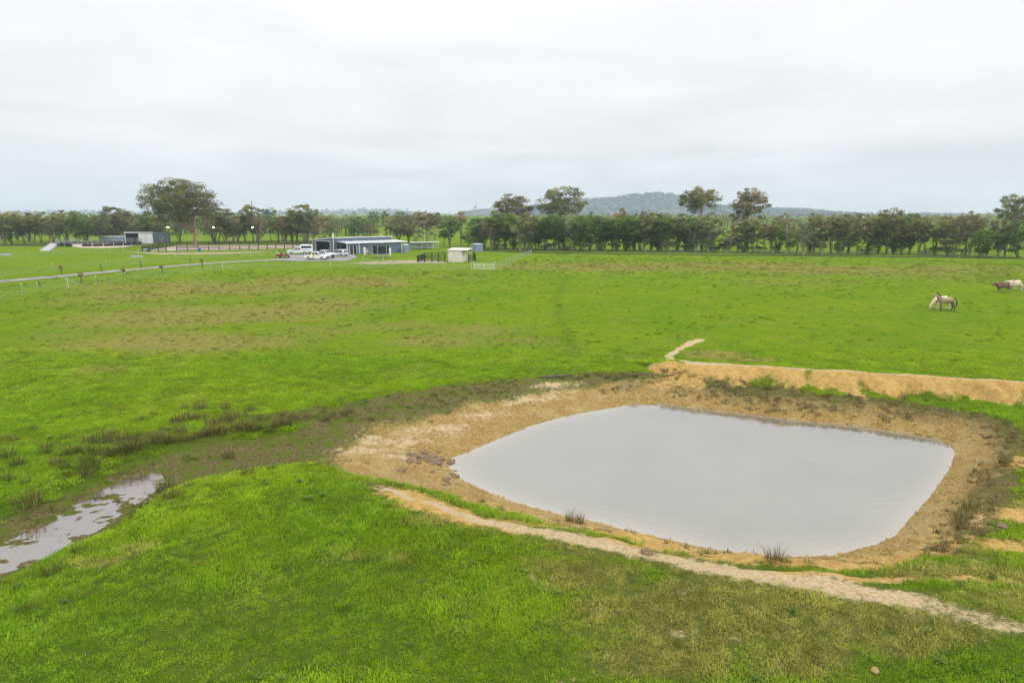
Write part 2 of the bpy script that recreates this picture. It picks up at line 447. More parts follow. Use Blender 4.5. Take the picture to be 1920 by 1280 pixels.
    for a in [(1130,1030,2.2,.8,.9),(1100,1080,1.6,.9,.7),(1300,1150,3.0,1.2,1.0),(1400,1130,3.2,1.0,1.0),(1560,1160,3.2,1.0,.9),(1700,1180,3.0,1.2,.8),(1250,1220,2,.8,.7),(1480,1230,1.6,.8,.6),(1800,1080,2.6,.7,.7),(1780,1000,1.3,1.2,.6),(1860,930,1.4,1.6,.8),(1880,830,2,2.5,.7),(860,980,1.5,.5,.7),(700,1040,2.0,.6,.4),(1020,1060,1.5,.8,.6),(1340,660,2.2,1.5,1.0),(1400,668,2.5,1.0,.6),(1800,790,3,1.2,.4),(1880,1130,2,.8,.6),(180,1050,1.2,.5,.5),(260,1030,1.0,.5,.5),(1180,665,3.0,1.6,.35)]:
        dry = np.maximum(dry, dblob(*a[:4], 0.2) * a[4] * 1.6)
    dry = np.maximum(dry, dryp)
    dry = np.clip(dry * (0.45 + 1.1 * fbm(x / 6, y / 6, 61, 4)) * np.where(y < 45, 0.45 + 1.1 * fbm(x / 1.4, y / 1.4, 62, 3), 1.0), 0, 1)
    M['dry'] = dry
    # leaf litter under the two tree belts
    lit = np.zeros(len(P))
    for ln, w in (([(880,469),(1000,473),(1300,477),(1600,480),(1960,485)], 2.6), ([(-60,461),(60,461),(160,458),(260,457)], 6.0)):
        dL, _, _ = seg_dist(P, W(ln, 0.0))
        lit = np.maximum(lit, 1 - sstep(0.5, 1.1, dL / w + 0.35 * (fbm(x / 3, y / 3, 66, 2) - 0.5)))
    M['litter'] = lit * (y > 60)
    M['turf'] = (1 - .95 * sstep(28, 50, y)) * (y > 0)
    # faint wheel track across the paddock
    dT, _, _ = seg_dist(P, W([(1060,520),(1045,560),(1050,600),(1070,640),(1075,668)], 0.0))
    M['track'] = np.exp(-(dT / 0.55)**2) * (y < 140)
    return z, M

def Zat(x, y):
    if y > 76:      # beyond the pond ground only the broad swell counts
        xa, ya = np.array([x]), np.array([y])
        return float((0.5 * (fbm(xa / 60 + 9, ya / 60, 1, 3) - 0.5) * sstep(30, 70, ya) + sstep(350, 1500, ya) * 14 * (fbm(xa / 700, ya / 700, 5, 3) - 0.42))[0])
    return float(terrain(np.array([[x, y]]))[0][0])
def G(px, py, dz=0.0):
    z = 0.0
    for _ in range(4):
        x, y = G0(px, py, z); z = Zat(x, y)
    return Vector((x, y, z + dz))

def axis_coords(f0, f1, step, segs):
    """fine run f0..f1, then ever coarser runs outward; segs = [(limit, step), ...] on each side"""
    c = list(np.arange(f0, f1 + step / 2, step))
    hi = c[-1]
    for lim, st in segs[1]:
        while hi < lim: hi += st; c.append(hi)
    lo = c[0]; left = []
    for lim, st in segs[0]:
        while lo > lim: lo -= st; left.append(lo)
    return np.array(left[::-1] + c)
xs = axis_coords(-24, 38, 0.11, ([(-34, .4), (-150, 1.0), (-300, 4), (-900, 20), (-9000, 300)], [(46, .4), (150, 1.0), (300, 4), (900, 20), (9000, 300)]))
ys = axis_coords(11, 46, 0.11, ([(4, .5), (-60, 8), (-600, 60)], [(60, .35), (90, .6), (210, 1.0), (400, 5), (900, 20), (9000, 300)]))
GX, GY = np.meshgrid(xs, ys)
PG = np.stack([GX.ravel(), GY.ravel()], 1)
gz, GM = terrain(PG)
nxg, nyg = len(xs), len(ys)
i0 = (np.arange(nyg - 1)[:, None] * nxg + np.arange(nxg - 1)[None, :]).ravel()
gfaces = np.stack([i0, i0 + 1, i0 + 1 + nxg, i0 + nxg], 1)
ground_me = np_mesh("ground", np.column_stack([PG, gz]), gfaces, GM, smooth=True)

# ------------------------------------------------------------------ grass colour shared by the turf sheet and the blades
def grass_colour(t, dry, pos, gain=1.0):
    big = t.rng(t.noise(pos, 0.10, 3, 0.5), 0.36, 0.64)
    mid = t.rng(t.noise(pos, 0.55, 4, 0.6), 0.33, 0.67)
    mot = t.rng(t.noise(pos, 0.23, 5, 0.62), 0.48, 0.64)
    sml = t.rng(t.noise(pos, 2.6, 4, 0.65), 0.30, 0.70)
    c = t.mix(big, (0.088, 0.170, 0.006), (0.142, 0.210, 0.006))
    c = t.mix(t.math('MULTIPLY', mot, 0.5), c, (0.165, 0.175, 0.028))
    c = t.mix(t.math('MULTIPLY', mid, 0.62), c, (0.062, 0.122, 0.007))
    c = t.mix(t.math('MULTIPLY', sml, 0.48), c, (0.170, 0.220, 0.016))
    c = t.mix(t.math('MULTIPLY', t.rng(t.noise(pos, 4.5, 4, 0.7), 0.58, 0.72), 0.45), c, (0.21, 0.19, 0.065))
    dn = t.math('MULTIPLY_ADD', t.math('SUBTRACT', t.noise(pos, 1.1, 5, 0.7), 0.5), 1.1, dry)
    c = t.mix(t.math('MULTIPLY', t.rng(dn, 0.22, 0.85), 0.86), c, t.mix(sml, (0.150, 0.130, 0.034), (0.250, 0.218, 0.068)))
    if gain != 1.0: c = t.mix(1.0, c, (gain, gain, gain), 'MULTIPLY')
    return c

m_ground, nt = new_mat("ground_cover"); t = NT(nt)
pos = t.n('ShaderNodeNewGeometry').outputs['Position']
A = {k: t.attr(k) for k in ('mud', 'bog', 'clay', 'pale', 'dry', 'litter', 'weed', 'track', 'turf')}
gc = grass_colour(t, A['dry'], pos, 1.38)
gc = t.mix(t.math('MULTIPLY', A['turf'], 0.62), gc, (0.040, 0.060, 0.011))  # thatch under the blades, darkened further to paint shade between the tufts
fine = t.noise(pos, 14.0, 4, 0.7)
n3 = t.noise(pos, 3.2, 5, 0.68)
n8 = t.noise(pos, 8.5, 4, 0.7)
flk = t.rng(t.noise(pos, 1.7, 6, 0.8), 0.55, 0.66)          # dark flecks of rank tufts and hoof marks
gc = t.mix(t.math('MULTIPLY', flk, 0.6), gc, (0.030, 0.060, 0.010))
gc = t.mix(t.math('MULTIPLY', t.rng(n8, 0.48, 0.66), 0.55), gc, (0.035, 0.070, 0.010))
gc = t.mix(t.math('MULTIPLY', t.rng(fine, 0.42, 0.70), 0.5), gc, (0.028, 0.060, 0.008))
gc = t.mix(t.math('MULTIPLY', A['track'], 0.22), gc, (0.03, 0.065, 0.012))
en = t.math('ADD', t.math('MULTIPLY', t.rng(n3, 0.30, 0.70, smooth=False), 0.45),
            t.math('ADD', t.math('MULTIPLY', t.rng(t.noise(pos, 0.9, 4, 0.6), 0.32, 0.68, smooth=False), 0.25), t.math('MULTIPLY', t.rng(fine, 0.32, 0.68, smooth=False), 0.30)))
def edge(mask, amp=1.0, a=0.30, b=0.70):
    w = t.math('MULTIPLY', mask, 5.0, clamp=True)
    off = t.math('MULTIPLY', t.math('MULTIPLY', t.math('SUBTRACT', en, 0.5), amp), w)
    return t.rng(t.math('ADD', off, mask), a, b)
soil = t.rng(n8, 0.3, 0.7)
bogc = t.mix(soil, (0.070, 0.060, 0.024), (0.190, 0.158, 0.070))
bogc = t.mix(t.rng(t.noise(pos, 1.3, 4, 0.6), 0.45, 0.65), bogc, (0.100, 0.128, 0.022))
mudc = t.mix(soil, (0.150, 0.094, 0.022), (0.42, 0.285, 0.082))
mudc = t.mix(t.math('MULTIPLY', t.rng(t.noise(pos, 0.9, 4, 0.6), 0.42, 0.66), 0.6), mudc, (0.40, 0.31, 0.13))
weedc = t.mix(soil, (0.095, 0.074, 0.028), (0.190, 0.155, 0.055))
clayc = t.mix(t.rng(n3, 0.3, 0.7), (0.40, 0.255, 0.076), (0.54, 0.370, 0.135))
clayc = t.mix(t.math('MULTIPLY', t.rng(n8, 0.48, 0.70), 0.55), clayc, (0.22, 0.125, 0.04))
palec = t.mix(soil, (0.40, 0.300, 0.160), (0.56, 0.445, 0.275))
litc = t.mix(soil, (0.028, 0.022, 0.016), (0.075, 0.058, 0.042))
c = t.mix(edge(A['bog'], 1.7, .28, 1.05), gc, bogc)
c = t.mix(edge(A['mud'], 1.0), c, mudc)
c = t.mix(t.math('MULTIPLY', edge(A['weed'], 1.8, 0.45, 1.1), 0.6), c, weedc)
c = t.mix(edge(A['clay'], 1.1, .25, .75), c, clayc)
c = t.mix(edge(A['pale'], 1.5, 0.25, 0.85), c, palec)
c = t.mix(edge(A['litter'], 0.8), c, litc)
nrm = t.bump(t.math('MULTIPLY_ADD', n8, 1.0, t.math('MULTIPLY', fine, 0.6)), 1.0, 0.10)
# wet where mud meets the water
wet = t.math('MULTIPLY', A['mud'], 0.35)
rough = t.math('SUBTRACT', 0.95, wet)
t.out(t.bsdf(c, rough, nrm, 0.0, t.math('MULTIPLY', A['mud'], 0.15)))
ground = link_mesh("ground", ground_me, m_ground)
tag(ground, "green pasture sheet with bare clay around the pond", None, None, "structure")

# ------------------------------------------------------------------ water
def water_mat(name, col, gloss, rip):
    m, nt = new_mat(name); t = NT(nt)
    pos = t.n('ShaderNodeNewGeometry').outputs['Position']
    mp = t.n('ShaderNodeMapping'); t.l(pos, mp.inputs['Vector']); mp.inputs['Scale'].default_value = (1.0, 2.2, 1.0)
    nb = t.bump(t.noise(mp.outputs[0], 1.2, 4, 0.6), rip, 0.02)
    var = t.rng(t.noise(pos, 0.25, 3, 0.5), 0.35, 0.65)
    cc = t.mix(var, tuple(q * 0.92 for q in col), tuple(q * 1.06 for q in col))
    cc = t.mix(t.math('MULTIPLY', t.attr('shallow'), 0.8), cc, (0.30, 0.24, 0.17))
    d = t.n('ShaderNodeBsdfDiffuse'); t.l(cc, d.inputs['Color'])
    g = t.n('ShaderNodeBsdfGlossy'); g.inputs['Roughness'].default_value = 0.045; g.inputs['Color'].default_value = (0.93, 0.955, 0.955, 1); t.l(nb, g.inputs['Normal'])
    lw = t.n('ShaderNodeLayerWeight'); lw.inputs['Blend'].default_value = 0.5
    f = t.rng(lw.outputs['Facing'], 0.25, 0.9, gloss - 0.25, gloss + 0.22, False)
    ms = t.n('ShaderNodeMixShader'); t.l(f, ms.inputs[0]); t.l(d.outputs[0], ms.inputs[1]); t.l(g.outputs[0], ms.inputs[2])
    t.out(ms.outputs[0]); return m
m_pond = water_mat("silty_water", (0.142, 0.136, 0.104), 0.31, 0.2)
m_puddle = water_mat("puddle_water", (0.10, 0.075, 0.055), 0.31, 0.5)

def sheet(name, pts, z, mat, label, kind="structure"):
    me = bpy.data.meshes.new(name)
    me.from_pydata([(x, y, z) for x, y in pts], [], [tuple(range(len(pts)))]); me.update()
    bm = bmesh.new(); bm.from_mesh(me)
    bmesh.ops.triangulate(bm, faces=bm.faces)
    bm.normal_update()
    for f in bm.faces:
        if f.normal.z < 0: f.normal_flip()
    bm.to_mesh(me); bm.free()
    o = link_mesh(name, me, mat); tag(o, label, None, None, kind); return o
ctr = POND.mean(0)
pond_big = [tuple(ctr + (p - ctr) * (1 + 0.7 / np.hypot(*(p - ctr)))) for p in POND]
# rings inward, so that the silt stirred up along the margin can be paler
pb = np.array(pond_big); ringV = []; shal = []
dense = []
for i in range(len(pb)):
    for k_ in range(4): dense.append(pb[i] + (pb[(i+1) % len(pb)] - pb[i]) * k_ / 4)
dense = np.array(dense); nr = len(dense)
for off in (0, .5, .9, 1.3, 1.8, 2.6, 4.0):
    dv = dense - ctr; dl = np.hypot(dv[:,0], dv[:,1]); ringV.append(ctr + dv * ((dl - off) / dl)[:, None]); shal += [math.exp(-max(0, off - .7) / .55)] * nr
PV = np.column_stack([np.concatenate(ringV), np.full(nr * 7, WATER_Z)]); PV = np.vstack([PV, [*ctr, WATER_Z]]); shal.append(0)
FF = []
for r_ in range(6):
    for k_ in range(nr):
        a_, b_ = r_*nr + k_, r_*nr + (k_+1) % nr; FF += [(a_, a_ + nr, b_), (b_, a_ + nr, b_ + nr)]
for k_ in range(nr): FF.append((6*nr + k_, len(PV) - 1, 6*nr + (k_+1) % nr))
wme = np_mesh("pond_water", PV, np.array(FF), {'shallow': np.array(shal)})
if wme.polygons[0].normal.z < 0: wme.flip_normals()
tag(link_mesh("pond_water", wme, m_pond), "still grey silty water of the farm dam", None, None, "structure")
pd = [(-260,1100),(-120,1045),(-40,1008),(0,992),(60,975),(120,955),(180,922),(240,896),(300,884),(312,905),(280,930),(240,955),(200,985),(150,1015),(110,1045),(60,1075),(0,1112),(-60,1150),(-260,1260)]
sheet("puddle_water", [G0(x, y, PUDDLE_Z) for x, y in pd], PUDDLE_Z, m_puddle, "shallow muddy puddle lying in the grassy gully")

# ================================================================== vegetation materials
def leaf_mat(name, c_dark, c_mid, c_tip, trans=0.42):
    m, nt = new_mat(name); t = NT(nt)
    tn = t.attr('tint')
    oi = t.n('ShaderNodeObjectInfo').outputs['Random']
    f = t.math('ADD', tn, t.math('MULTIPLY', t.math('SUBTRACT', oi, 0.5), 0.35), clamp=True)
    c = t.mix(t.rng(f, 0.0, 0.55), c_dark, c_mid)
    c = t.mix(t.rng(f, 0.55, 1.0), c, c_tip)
    d = t.n('ShaderNodeBsdfPrincipled'); t.l(c, d.inputs['Base Color']); d.inputs['Roughness'].default_value = 0.55; d.inputs['Specular IOR Level'].default_value = 0.1
    tr = t.n('ShaderNodeBsdfTranslucent'); t.l(c, tr.inputs['Color'])
    ms = t.n('ShaderNodeMixShader'); ms.inputs[0].default_value = trans
    t.l(d.outputs[0], ms.inputs[1]); t.l(tr.outputs[0], ms.inputs[2]); t.out(ms.outputs[0]); return m
LEAF = {
    'dark':  leaf_mat('leaf_dark_green', (0.077, 0.121, 0.033), (0.133, 0.204, 0.044), (0.232, 0.297, 0.061)),
    'bright': leaf_mat('leaf_bright_green', (0.093, 0.176, 0.026), (0.168, 0.292, 0.035), (0.290, 0.385, 0.050)),
    'olive': leaf_mat('leaf_olive', (0.104, 0.119, 0.050), (0.209, 0.226, 0.079), (0.336, 0.308, 0.110)),
    'brown': leaf_mat('leaf_brown_tinged', (0.116, 0.110, 0.057), (0.238, 0.204, 0.101), (0.383, 0.288, 0.143)),
    'pale':  leaf_mat('leaf_pale_grey_green', (0.151, 0.176, 0.094), (0.284, 0.314, 0.160), (0.406, 0.429, 0.209)),
    'orange': leaf_mat('leaf_orange_tipped', (0.139, 0.127, 0.050), (0.296, 0.226, 0.088), (0.464, 0.314, 0.116)),
    'gum': leaf_mat('leaf_gum', (0.072, 0.088, 0.029), (0.151, 0.165, 0.051), (0.267, 0.237, 0.075)),
    'bluegreen': leaf_mat('leaf_blue_green', (0.087, 0.149, 0.083), (0.168, 0.270, 0.143), (0.278, 0.385, 0.220)),
}
def bark_mat(name, a, b):
    m, nt = new_mat(name); t = NT(nt)
    o = t.n('ShaderNodeTexCoord').outputs['Object']
    mp = t.n('ShaderNodeMapping'); t.l(o, mp.inputs['Vector']); mp.inputs['Scale'].default_value = (3, 3, 0.5)
    f = t.noise(mp.outputs[0], 2.0, 4, 0.65)
    t.out(t.bsdf(t.mix(t.rng(f, 0.35, 0.65), a, b), 0.85, t.bump(f, 0.6, 0.05))); return m
BARK_DARK = bark_mat('bark_dark', (0.06, 0.05, 0.042), (0.17, 0.15, 0.125))
BARK_PALE = bark_mat('bark_pale', (0.16, 0.12, 0.09), (0.38, 0.33, 0.27))
BARK_RED = bark_mat('bark_red_brown', (0.13, 0.075, 0.05), (0.33, 0.22, 0.15))

# ================================================================== trees
def leaf_quads(cent, rad, n, size, rs, droop=0.5):
    """n leaf sprays scattered through an ellipsoid; returns verts (4n,3)"""
    u = rs.normal(size=(n, 3)); u /= np.linalg.norm(u, axis=1)[:, None]
    r = rs.random(n) ** 0.42
    p = np.asarray(cent) + u * r[:, None] * np.asarray(rad)
    a = rs.normal(size=(n, 3)); a[:, 2] -= droop; a /= np.linalg.norm(a, axis=1)[:, None]
    b = np.cross(a, rs.normal(size=(n, 3))); b /= np.linalg.norm(b, axis=1)[:, None] + 1e-9
    L = size * (0.7 + 0.9 * rs.random(n))[:, None]; Wd = L * (0.28 + 0.22 * rs.random(n))[:, None]
    v = np.stack([p - a*L*.5, p + b*Wd*.5, p + a*L*.5, p - b*Wd*.5], 1)
    return v.reshape(-1, 3)

def tree_meshes(name, seed, h, w, cb, n_clump, per, leaf, stems=1, clump=0.17, top_heavy=0.6, lean=0.0, flat=0.62, dome=True, trunk_r=None, fill=0.0, lobes=0):
    """tree of height h and crown width w whose crown starts at the fraction cb of its height"""
    rs = np.random.default_rng(seed)
    czm, czr = h * (1 + cb) / 2, h * (1 - cb) / 2
    cs = []
    tries = 0
    if lobes:                       # foliage gathered into separate masses
        lc = []
        while len(lc) < lobes and tries < 6000:
            tries += 1
            u = rs.normal(size=3); u /= np.linalg.norm(u)
            if u[2] < -0.62: continue
            rr_ = 1.0 if len(lc) % 3 else .55
            c = np.array([u[0]*w*.38*rr_, u[1]*w*.38*rr_, czm + u[2]*czr*.78*rr_]) * (1 + .10*(rs.random(3) - .5))
            if all(np.linalg.norm((c - q) / np.array([w, w, h*(1-cb)])) > .25 * (13 / lobes) ** .45 for q in lc): lc.append(c)
        for k in range(n_clump):
            c = lc[k % len(lc)] + rs.normal(size=3) * np.array([w*.058, w*.058, w*.036]) * (1.0 + .5 * rs.random())
            cs.append(c)
    while len(cs) < n_clump and tries < 4000:
        tries += 1
        u = rs.normal(size=3); u /= np.linalg.norm(u)
        rr = rs.random() ** 0.33 * (1 - clump * 0.7)
        if u[2] * rr < -0.85 + 0.4 * rs.random() and dome: continue
        if rs.random() < top_heavy and u[2] < -0.15: continue
        c = np.array([u[0]*rr*w/2, u[1]*rr*w/2, czm + u[2]*rr*czr])
        # a broken outline
        c *= 1 + 0.10 * (rs.random(3) - 0.5) * np.array([1, 1, 0.4])
        if all(np.linalg.norm((c - q) / np.array([w, w, h*(1-cb)])) > 0.11 for q in cs): cs.append(c)
    cs = np.array(cs)
    V = []; T = []
    for c in cs:
        s = w * clump * (0.7 + 0.7 * rs.random())
        n = int(per * (0.6 + 0.8 * rs.random()))
        V.append(leaf_quads(c, (s, s, s * flat), n, leaf, rs))
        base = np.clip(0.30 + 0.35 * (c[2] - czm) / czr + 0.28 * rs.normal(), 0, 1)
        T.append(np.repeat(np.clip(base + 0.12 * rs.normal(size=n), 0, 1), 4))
    if fill:
        n = int(per * n_clump * fill)
        V.append(leaf_quads((0, 0, czm), (w*0.36, w*0.36, czr*0.72), n, leaf, rs)); T.append(np.repeat(np.clip(0.2 + 0.15*rs.normal(size=n), 0, 1), 4))
    V = np.concatenate(V); T = np.concatenate(T)
    crown = np_mesh(name + "_crown", V, np.arange(len(V)).reshape(-1, 4), {'tint': T})
    mb = MB(); tr = trunk_r or h * 0.0115
    heads = []
    for k in range(stems):
        an = rs.random() * 6.28; off = (0.10 * w * (0.3 + rs.random())) if stems > 1 else 0.0
        bx, by = math.cos(an)*off*0.25, math.sin(an)*off*0.25
        tx, ty = math.cos(an)*off*1.6 + lean*h*0.2, math.sin(an)*off*1.6
        zt = h * (cb + 0.30 + 0.12 * rs.random())
        r0 = tr * (0.75 if stems > 1 else 1.0)
        pts = [(bx, by, -0.3), (bx, by, 0.0)] + [(bx + (tx-bx)*q + 0.018*h*rs.normal()*q, by + (ty-by)*q + 0.018*h*rs.normal()*q, zt*q) for q in (0.3, 0.6, 1.0)]
        mb.tube(pts, [r0*1.5, r0*1.25, r0, r0*0.8, r0*0.45], 6)
        heads.append(pts)
    sel = cs if len(cs) <= 26 else cs[rs.choice(len(cs), 26, replace=False)]
    for c in sel:
        st = heads[rs.integers(len(heads))]
        q = rs.random()
        p0 = Vector(st[3]).lerp(Vector(st[4]), q) if c[2] > st[3][2] else Vector(st[2]).lerp(Vector(st[3]), q)
        if c[2] < p0.z: p0 = Vector(st[2])
        p1 = p0.lerp(Vector(c), 0.5); p1.z += 0.03 * h * rs.normal() ; p1.x += 0.02*h*rs.normal()
        mb.tube([p0, p1, tuple(c)], [tr*0.38, tr*0.24, tr*0.10], 4, caps=False)
    trunk = mb.mesh(name + "_trunk", smooth=True)
    return trunk, crown

PROTO = {}
def proto(key, kind, bark, count=3, **k):
    PROTO[key] = []
    for i in range(count):
        kk = dict(k); kk['cb'] = max(.04, k['cb'] + (0, .12, -.08, .18, -.04, .06)[i % 6])
        tk, cr = tree_meshes(key + str(i), hash_seed(key) + i*13, **kk)
        PROTO[key].append((tk, cr, k['h'], k['w'], kind, bark))
def hash_seed(s): return sum((i + 3) * ord(ch) for i, ch in enumerate(s))
# unit trees (10 m tall), scaled to each place
proto('dark', 'dark', BARK_DARK, 5, h=10, w=5.6, cb=.10, n_clump=52, per=62, leaf=.34, stems=3, clump=.125, top_heavy=.12, fill=.10)
proto('bright', 'bright', BARK_DARK, 3, h=10, w=5.8, cb=.12, n_clump=50, per=62, leaf=.34, stems=2, clump=.125, top_heavy=.12, fill=.10)
proto('olive', 'olive', BARK_DARK, 6, h=10, w=5.8, cb=.12, n_clump=46, per=62, leaf=.33, stems=4, clump=.115, top_heavy=.12, fill=.04)
proto('brown', 'brown', BARK_PALE, 5, h=10, w=6.0, cb=.14, n_clump=42, per=60, leaf=.33, stems=4, clump=.112, top_heavy=.14, fill=.03)
proto('pale', 'pale', BARK_PALE, 3, h=10, w=5.2, cb=.14, n_clump=34, per=52, leaf=.32, stems=3, clump=.115, top_heavy=.15, fill=.04)
proto('orange', 'orange', BARK_DARK, 2, h=10, w=4.4, cb=.36, n_clump=20, per=55, leaf=.33, stems=2, clump=.14, top_heavy=.3)
proto('sparse', 'brown', BARK_PALE, 3, h=10, w=5.0, cb=.26, n_clump=22, per=34, leaf=.32, stems=4, clump=.11, top_heavy=.2)
proto('bluegreen', 'bluegreen', BARK_DARK, 1, h=10, w=5.5, cb=.36, n_clump=26, per=60, leaf=.34, stems=1, clump=.145, top_heavy=.3)
proto('shrub', 'dark', BARK_DARK, 2, h=10, w=7.5, cb=.12, n_clump=22, per=45, leaf=.65, stems=3, clump=.17, top_heavy=.2, fill=.1)
proto('tall', 'olive', BARK_PALE, 3, h=10, w=7.3, cb=.40, n_clump=76, per=110, leaf=.22, stems=2, clump=.092, top_heavy=.6, flat=.6, trunk_r=.15, fill=.05)
proto('tallbrown', 'brown', BARK_PALE, 2, h=10, w=6.7, cb=.38, n_clump=74, per=110, leaf=.22, stems=2, clump=.092, top_heavy=.55, flat=.6, trunk_r=.15, fill=.05)
proto('tuft', 'olive', BARK_DARK, 1, h=10, w=3.0, cb=.62, n_clump=12, per=60, leaf=.30, stems=1, clump=.20, top_heavy=.2)

LOOK = {'dark': "bushy dark green tree", 'bright': "bright green leafy tree", 'olive': "olive gum tree", 'brown': "brown-tinged gum tree", 'pale': "pale grey-green gum tree",
        'orange': "slim orange-tipped gum tree", 'sparse': "sparse thin-leaved gum tree", 'bluegreen': "blue-green round-headed tree", 'shrub': "low dark green shrub",
        'tall': "tall spreading gum", 'tallbrown': "tall brown-tinged gum", 'tuft': "thin gum topped by a small tuft"}
NAME = {'dark': 'wattle_tree', 'bright': 'wattle_tree', 'shrub': 'shrub'}
def depth_scale(p):            # metres per photo pixel at a place
    return math.hypot(p.y * math.cos(PITCH) + (CAM_H - p.z) * math.sin(PITCH), 0) / FPX
def plant_tree(i, px, base, top, wpx, key, label, group):
    rj = random.Random(int(px) * 13)
    p = G(px + rj.uniform(-3, 3), base + (rj.uniform(-2.2, 1.0) if base > 452 and wpx < 60 else 0))
    top += rj.uniform(-9, 7) if wpx < 60 else 0; wpx *= rj.uniform(.85, 1.2) if wpx < 60 else 1
    # height from where the top shows against the crown's distance
    dx, dy, dz = ray(px, top); hgt = CAM_H + dz * (p.y / dy) - p.z
    wid = wpx * depth_scale(p) * (1.0 if wpx > 60 else 1.28)
    tk, cr, h0, w0, kind, bark = PROTO[key][i % len(PROTO[key])]
    rs = random.Random(int(px * 31 + base))
    t = empty(NAME.get(key, 'gum_tree'), p, rs.random() * 6.28, label, 'shrub' if key == 'shrub' else 'tree', group)
    t.rotation_euler[0] = R(rs.uniform(-4, 4)); t.rotation_euler[1] = R(rs.uniform(-5, 5))
    t.scale = (wid / w0 * 0.98, wid / w0 * 0.98, hgt / h0)
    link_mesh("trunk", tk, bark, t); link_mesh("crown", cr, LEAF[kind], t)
    return t

belt_right = [
 (748,456,399,46,'brown'),(766,457,416,26,'olive'),(783,457,404,40,'brown'),(800,456,398,46,'brown'),(815,459,420,24,'sparse'),(830,464,438,17,'shrub'),
 (844,462,399,34,'dark'),(866,463,391,26,'orange'),(878,464,424,20,'olive'),(893,466,402,42,'pale'),
 (910,467,400,36,'dark'),(926,468,399,36,'dark'),(945,468,394,40,'bright'),(960,468,406,30,'dark'),
 (977,470,398,32,'pale'),(992,470,404,30,'olive'),(1006,470,404,34,'dark'),(1022,470,402,34,'olive'),(1037,470,401,34,'dark'),(1052,470,403,34,'dark'),
 (1070,471,406,28,'pale'),(1085,471,402,36,'dark'),(1102,471,401,34,'bright'),(1118,471,404,30,'olive'),(1132,471,397,30,'dark'),(1147,471,406,30,'olive'),
 (1162,471,396,26,'orange'),(1176,471,407,38,'bright'),(1192,472,406,36,'bright'),(1206,472,393,36,'olive'),(1222,472,390,38,'brown'),(1238,472,402,36,'dark'),
 (1254,472,408,34,'brown'),(1270,473,404,36,'olive'),(1287,473,402,40,'dark'),(1302,473,402,36,'bright'),(1319,473,404,38,'olive'),(1333,473,410,30,'olive'),
 (1357,474,448,24,'shrub'),(1366,474,420,30,'sparse'),(1380,474,412,38,'brown'),(1400,474,410,40,'brown'),(1412,474,404,36,'olive'),(1428,475,408,38,'brown'),(1443,475,414,28,'sparse'),
 (1459,476,415,40,'bright'),(1478,476,392,32,'sparse'),(1492,476,416,28,'olive'),(1508,477,414,42,'pale'),(1524,477,400,36,'olive'),(1539,477,394,34,'brown'),(1556,477,408,32,'olive'),
 (1574,477,394,42,'olive'),(1590,477,388,44,'olive'),(1604,478,396,40,'brown'),(1628,478,402,38,'olive'),(1645,478,396,42,'olive'),(1660,478,394,44,'olive'),
 (1675,478,408,34,'olive'),(1690,479,410,36,'brown'),(1704,479,406,34,'brown'),(1719,479,404,36,'olive'),(1734,479,408,34,'sparse'),(1749,480,402,42,'olive'),
 (1774,480,414,34,'olive'),(1790,480,402,46,'brown'),(1806,480,402,40,'brown'),(1817,481,408,34,'sparse'),(1834,482,429,42,'bright'),(1852,481,406,36,'sparse'),(1868,481,404,36,'brown'),(1884,482,412,30,'olive'),
 (1913,484,404,70,'dark')]
belt_right.sort()
for i, (px, b, tp, w, k) in enumerate(belt_right):
    plant_tree(i, px, b, tp, w, k, f"{LOOK[k]}, {ordw(i+1)} from left in the belt behind the paddock", "trees of the long shelterbelt")
rb = random.Random(21); back = []
for k_ in range(36):
    back.append((900 + (k_ * 16 if k_ < 27 else 432 + (k_ - 27) * 62) + rb.uniform(-5, 5), 467.5 + 7.5 * k_ / 36, 405 + rb.uniform(-7, 9), rb.uniform(30, 46), rb.choice(['dark', 'dark', 'olive', 'bright', 'brown', 'pale'] if k_ < 24 else ['olive', 'brown', 'olive', 'brown', 'sparse', 'pale', 'dark'])))
for i, (px, b, tp, w, k) in enumerate(back):
    plant_tree(i + 2, px, b, tp, w, k, f"{LOOK[k]}, {ordw(i+1)} from left in the belt's rear row", "back row of the long shelterbelt")
under = [(905 + k_ * 27.5 + rb.uniform(-9, 9), 468.5 + 12.5 * k_ / 36, 0, rb.uniform(16, 28)) for k_ in range(36)]
for i, (px, b, _, w) in enumerate(under):
    plant_tree(i, px, b, b - rb.uniform(14, 26), w, 'shrub', f"{LOOK['shrub']}, {ordw(i+1)} from left under the shelterbelt's trees", "shrubs under the shelterbelt")
belt_left = [
 (-14,460,394,40,'olive'),(8,459,390,44,'olive'),(26,459,400,36,'dark'),(44,459,399,38,'olive'),(62,459,402,32,'brown'),(80,458,396,38,'olive'),(98,458,401,30,'sparse'),(114,457,404,32,'olive'),
 (132,457,398,40,'brown'),(150,457,403,34,'dark'),(168,457,401,36,'dark'),(186,457,397,34,'olive'),(208,456,388,56,'olive'),(232,455,396,38,'brown'),(252,455,400,38,'olive'),(268,455,393,42,'dark'),(288,455,402,38,'brown'),(306,455,404,34,'olive'),
 (402,457,391,50,'olive'),(423,457,393,44,'brown'),(444,456,394,44,'olive'),(461,456,398,38,'dark'),(473,456,380,26,'tuft'),(479,457,406,34,'brown'),(492,458,385,30,'sparse'),(511,455,394,40,'bluegreen'),
 (522,456,404,26,'tuft'),(534,456,396,36,'brown'),(547,456,392,36,'olive'),(560,457,388,38,'olive'),(573,457,385,40,'olive'),(587,457,384,32,'dark'),(601,457,397,36,'brown'),(618,450,408,32,'olive'),(632,446,391,36,'pale')]
belt_left.sort()
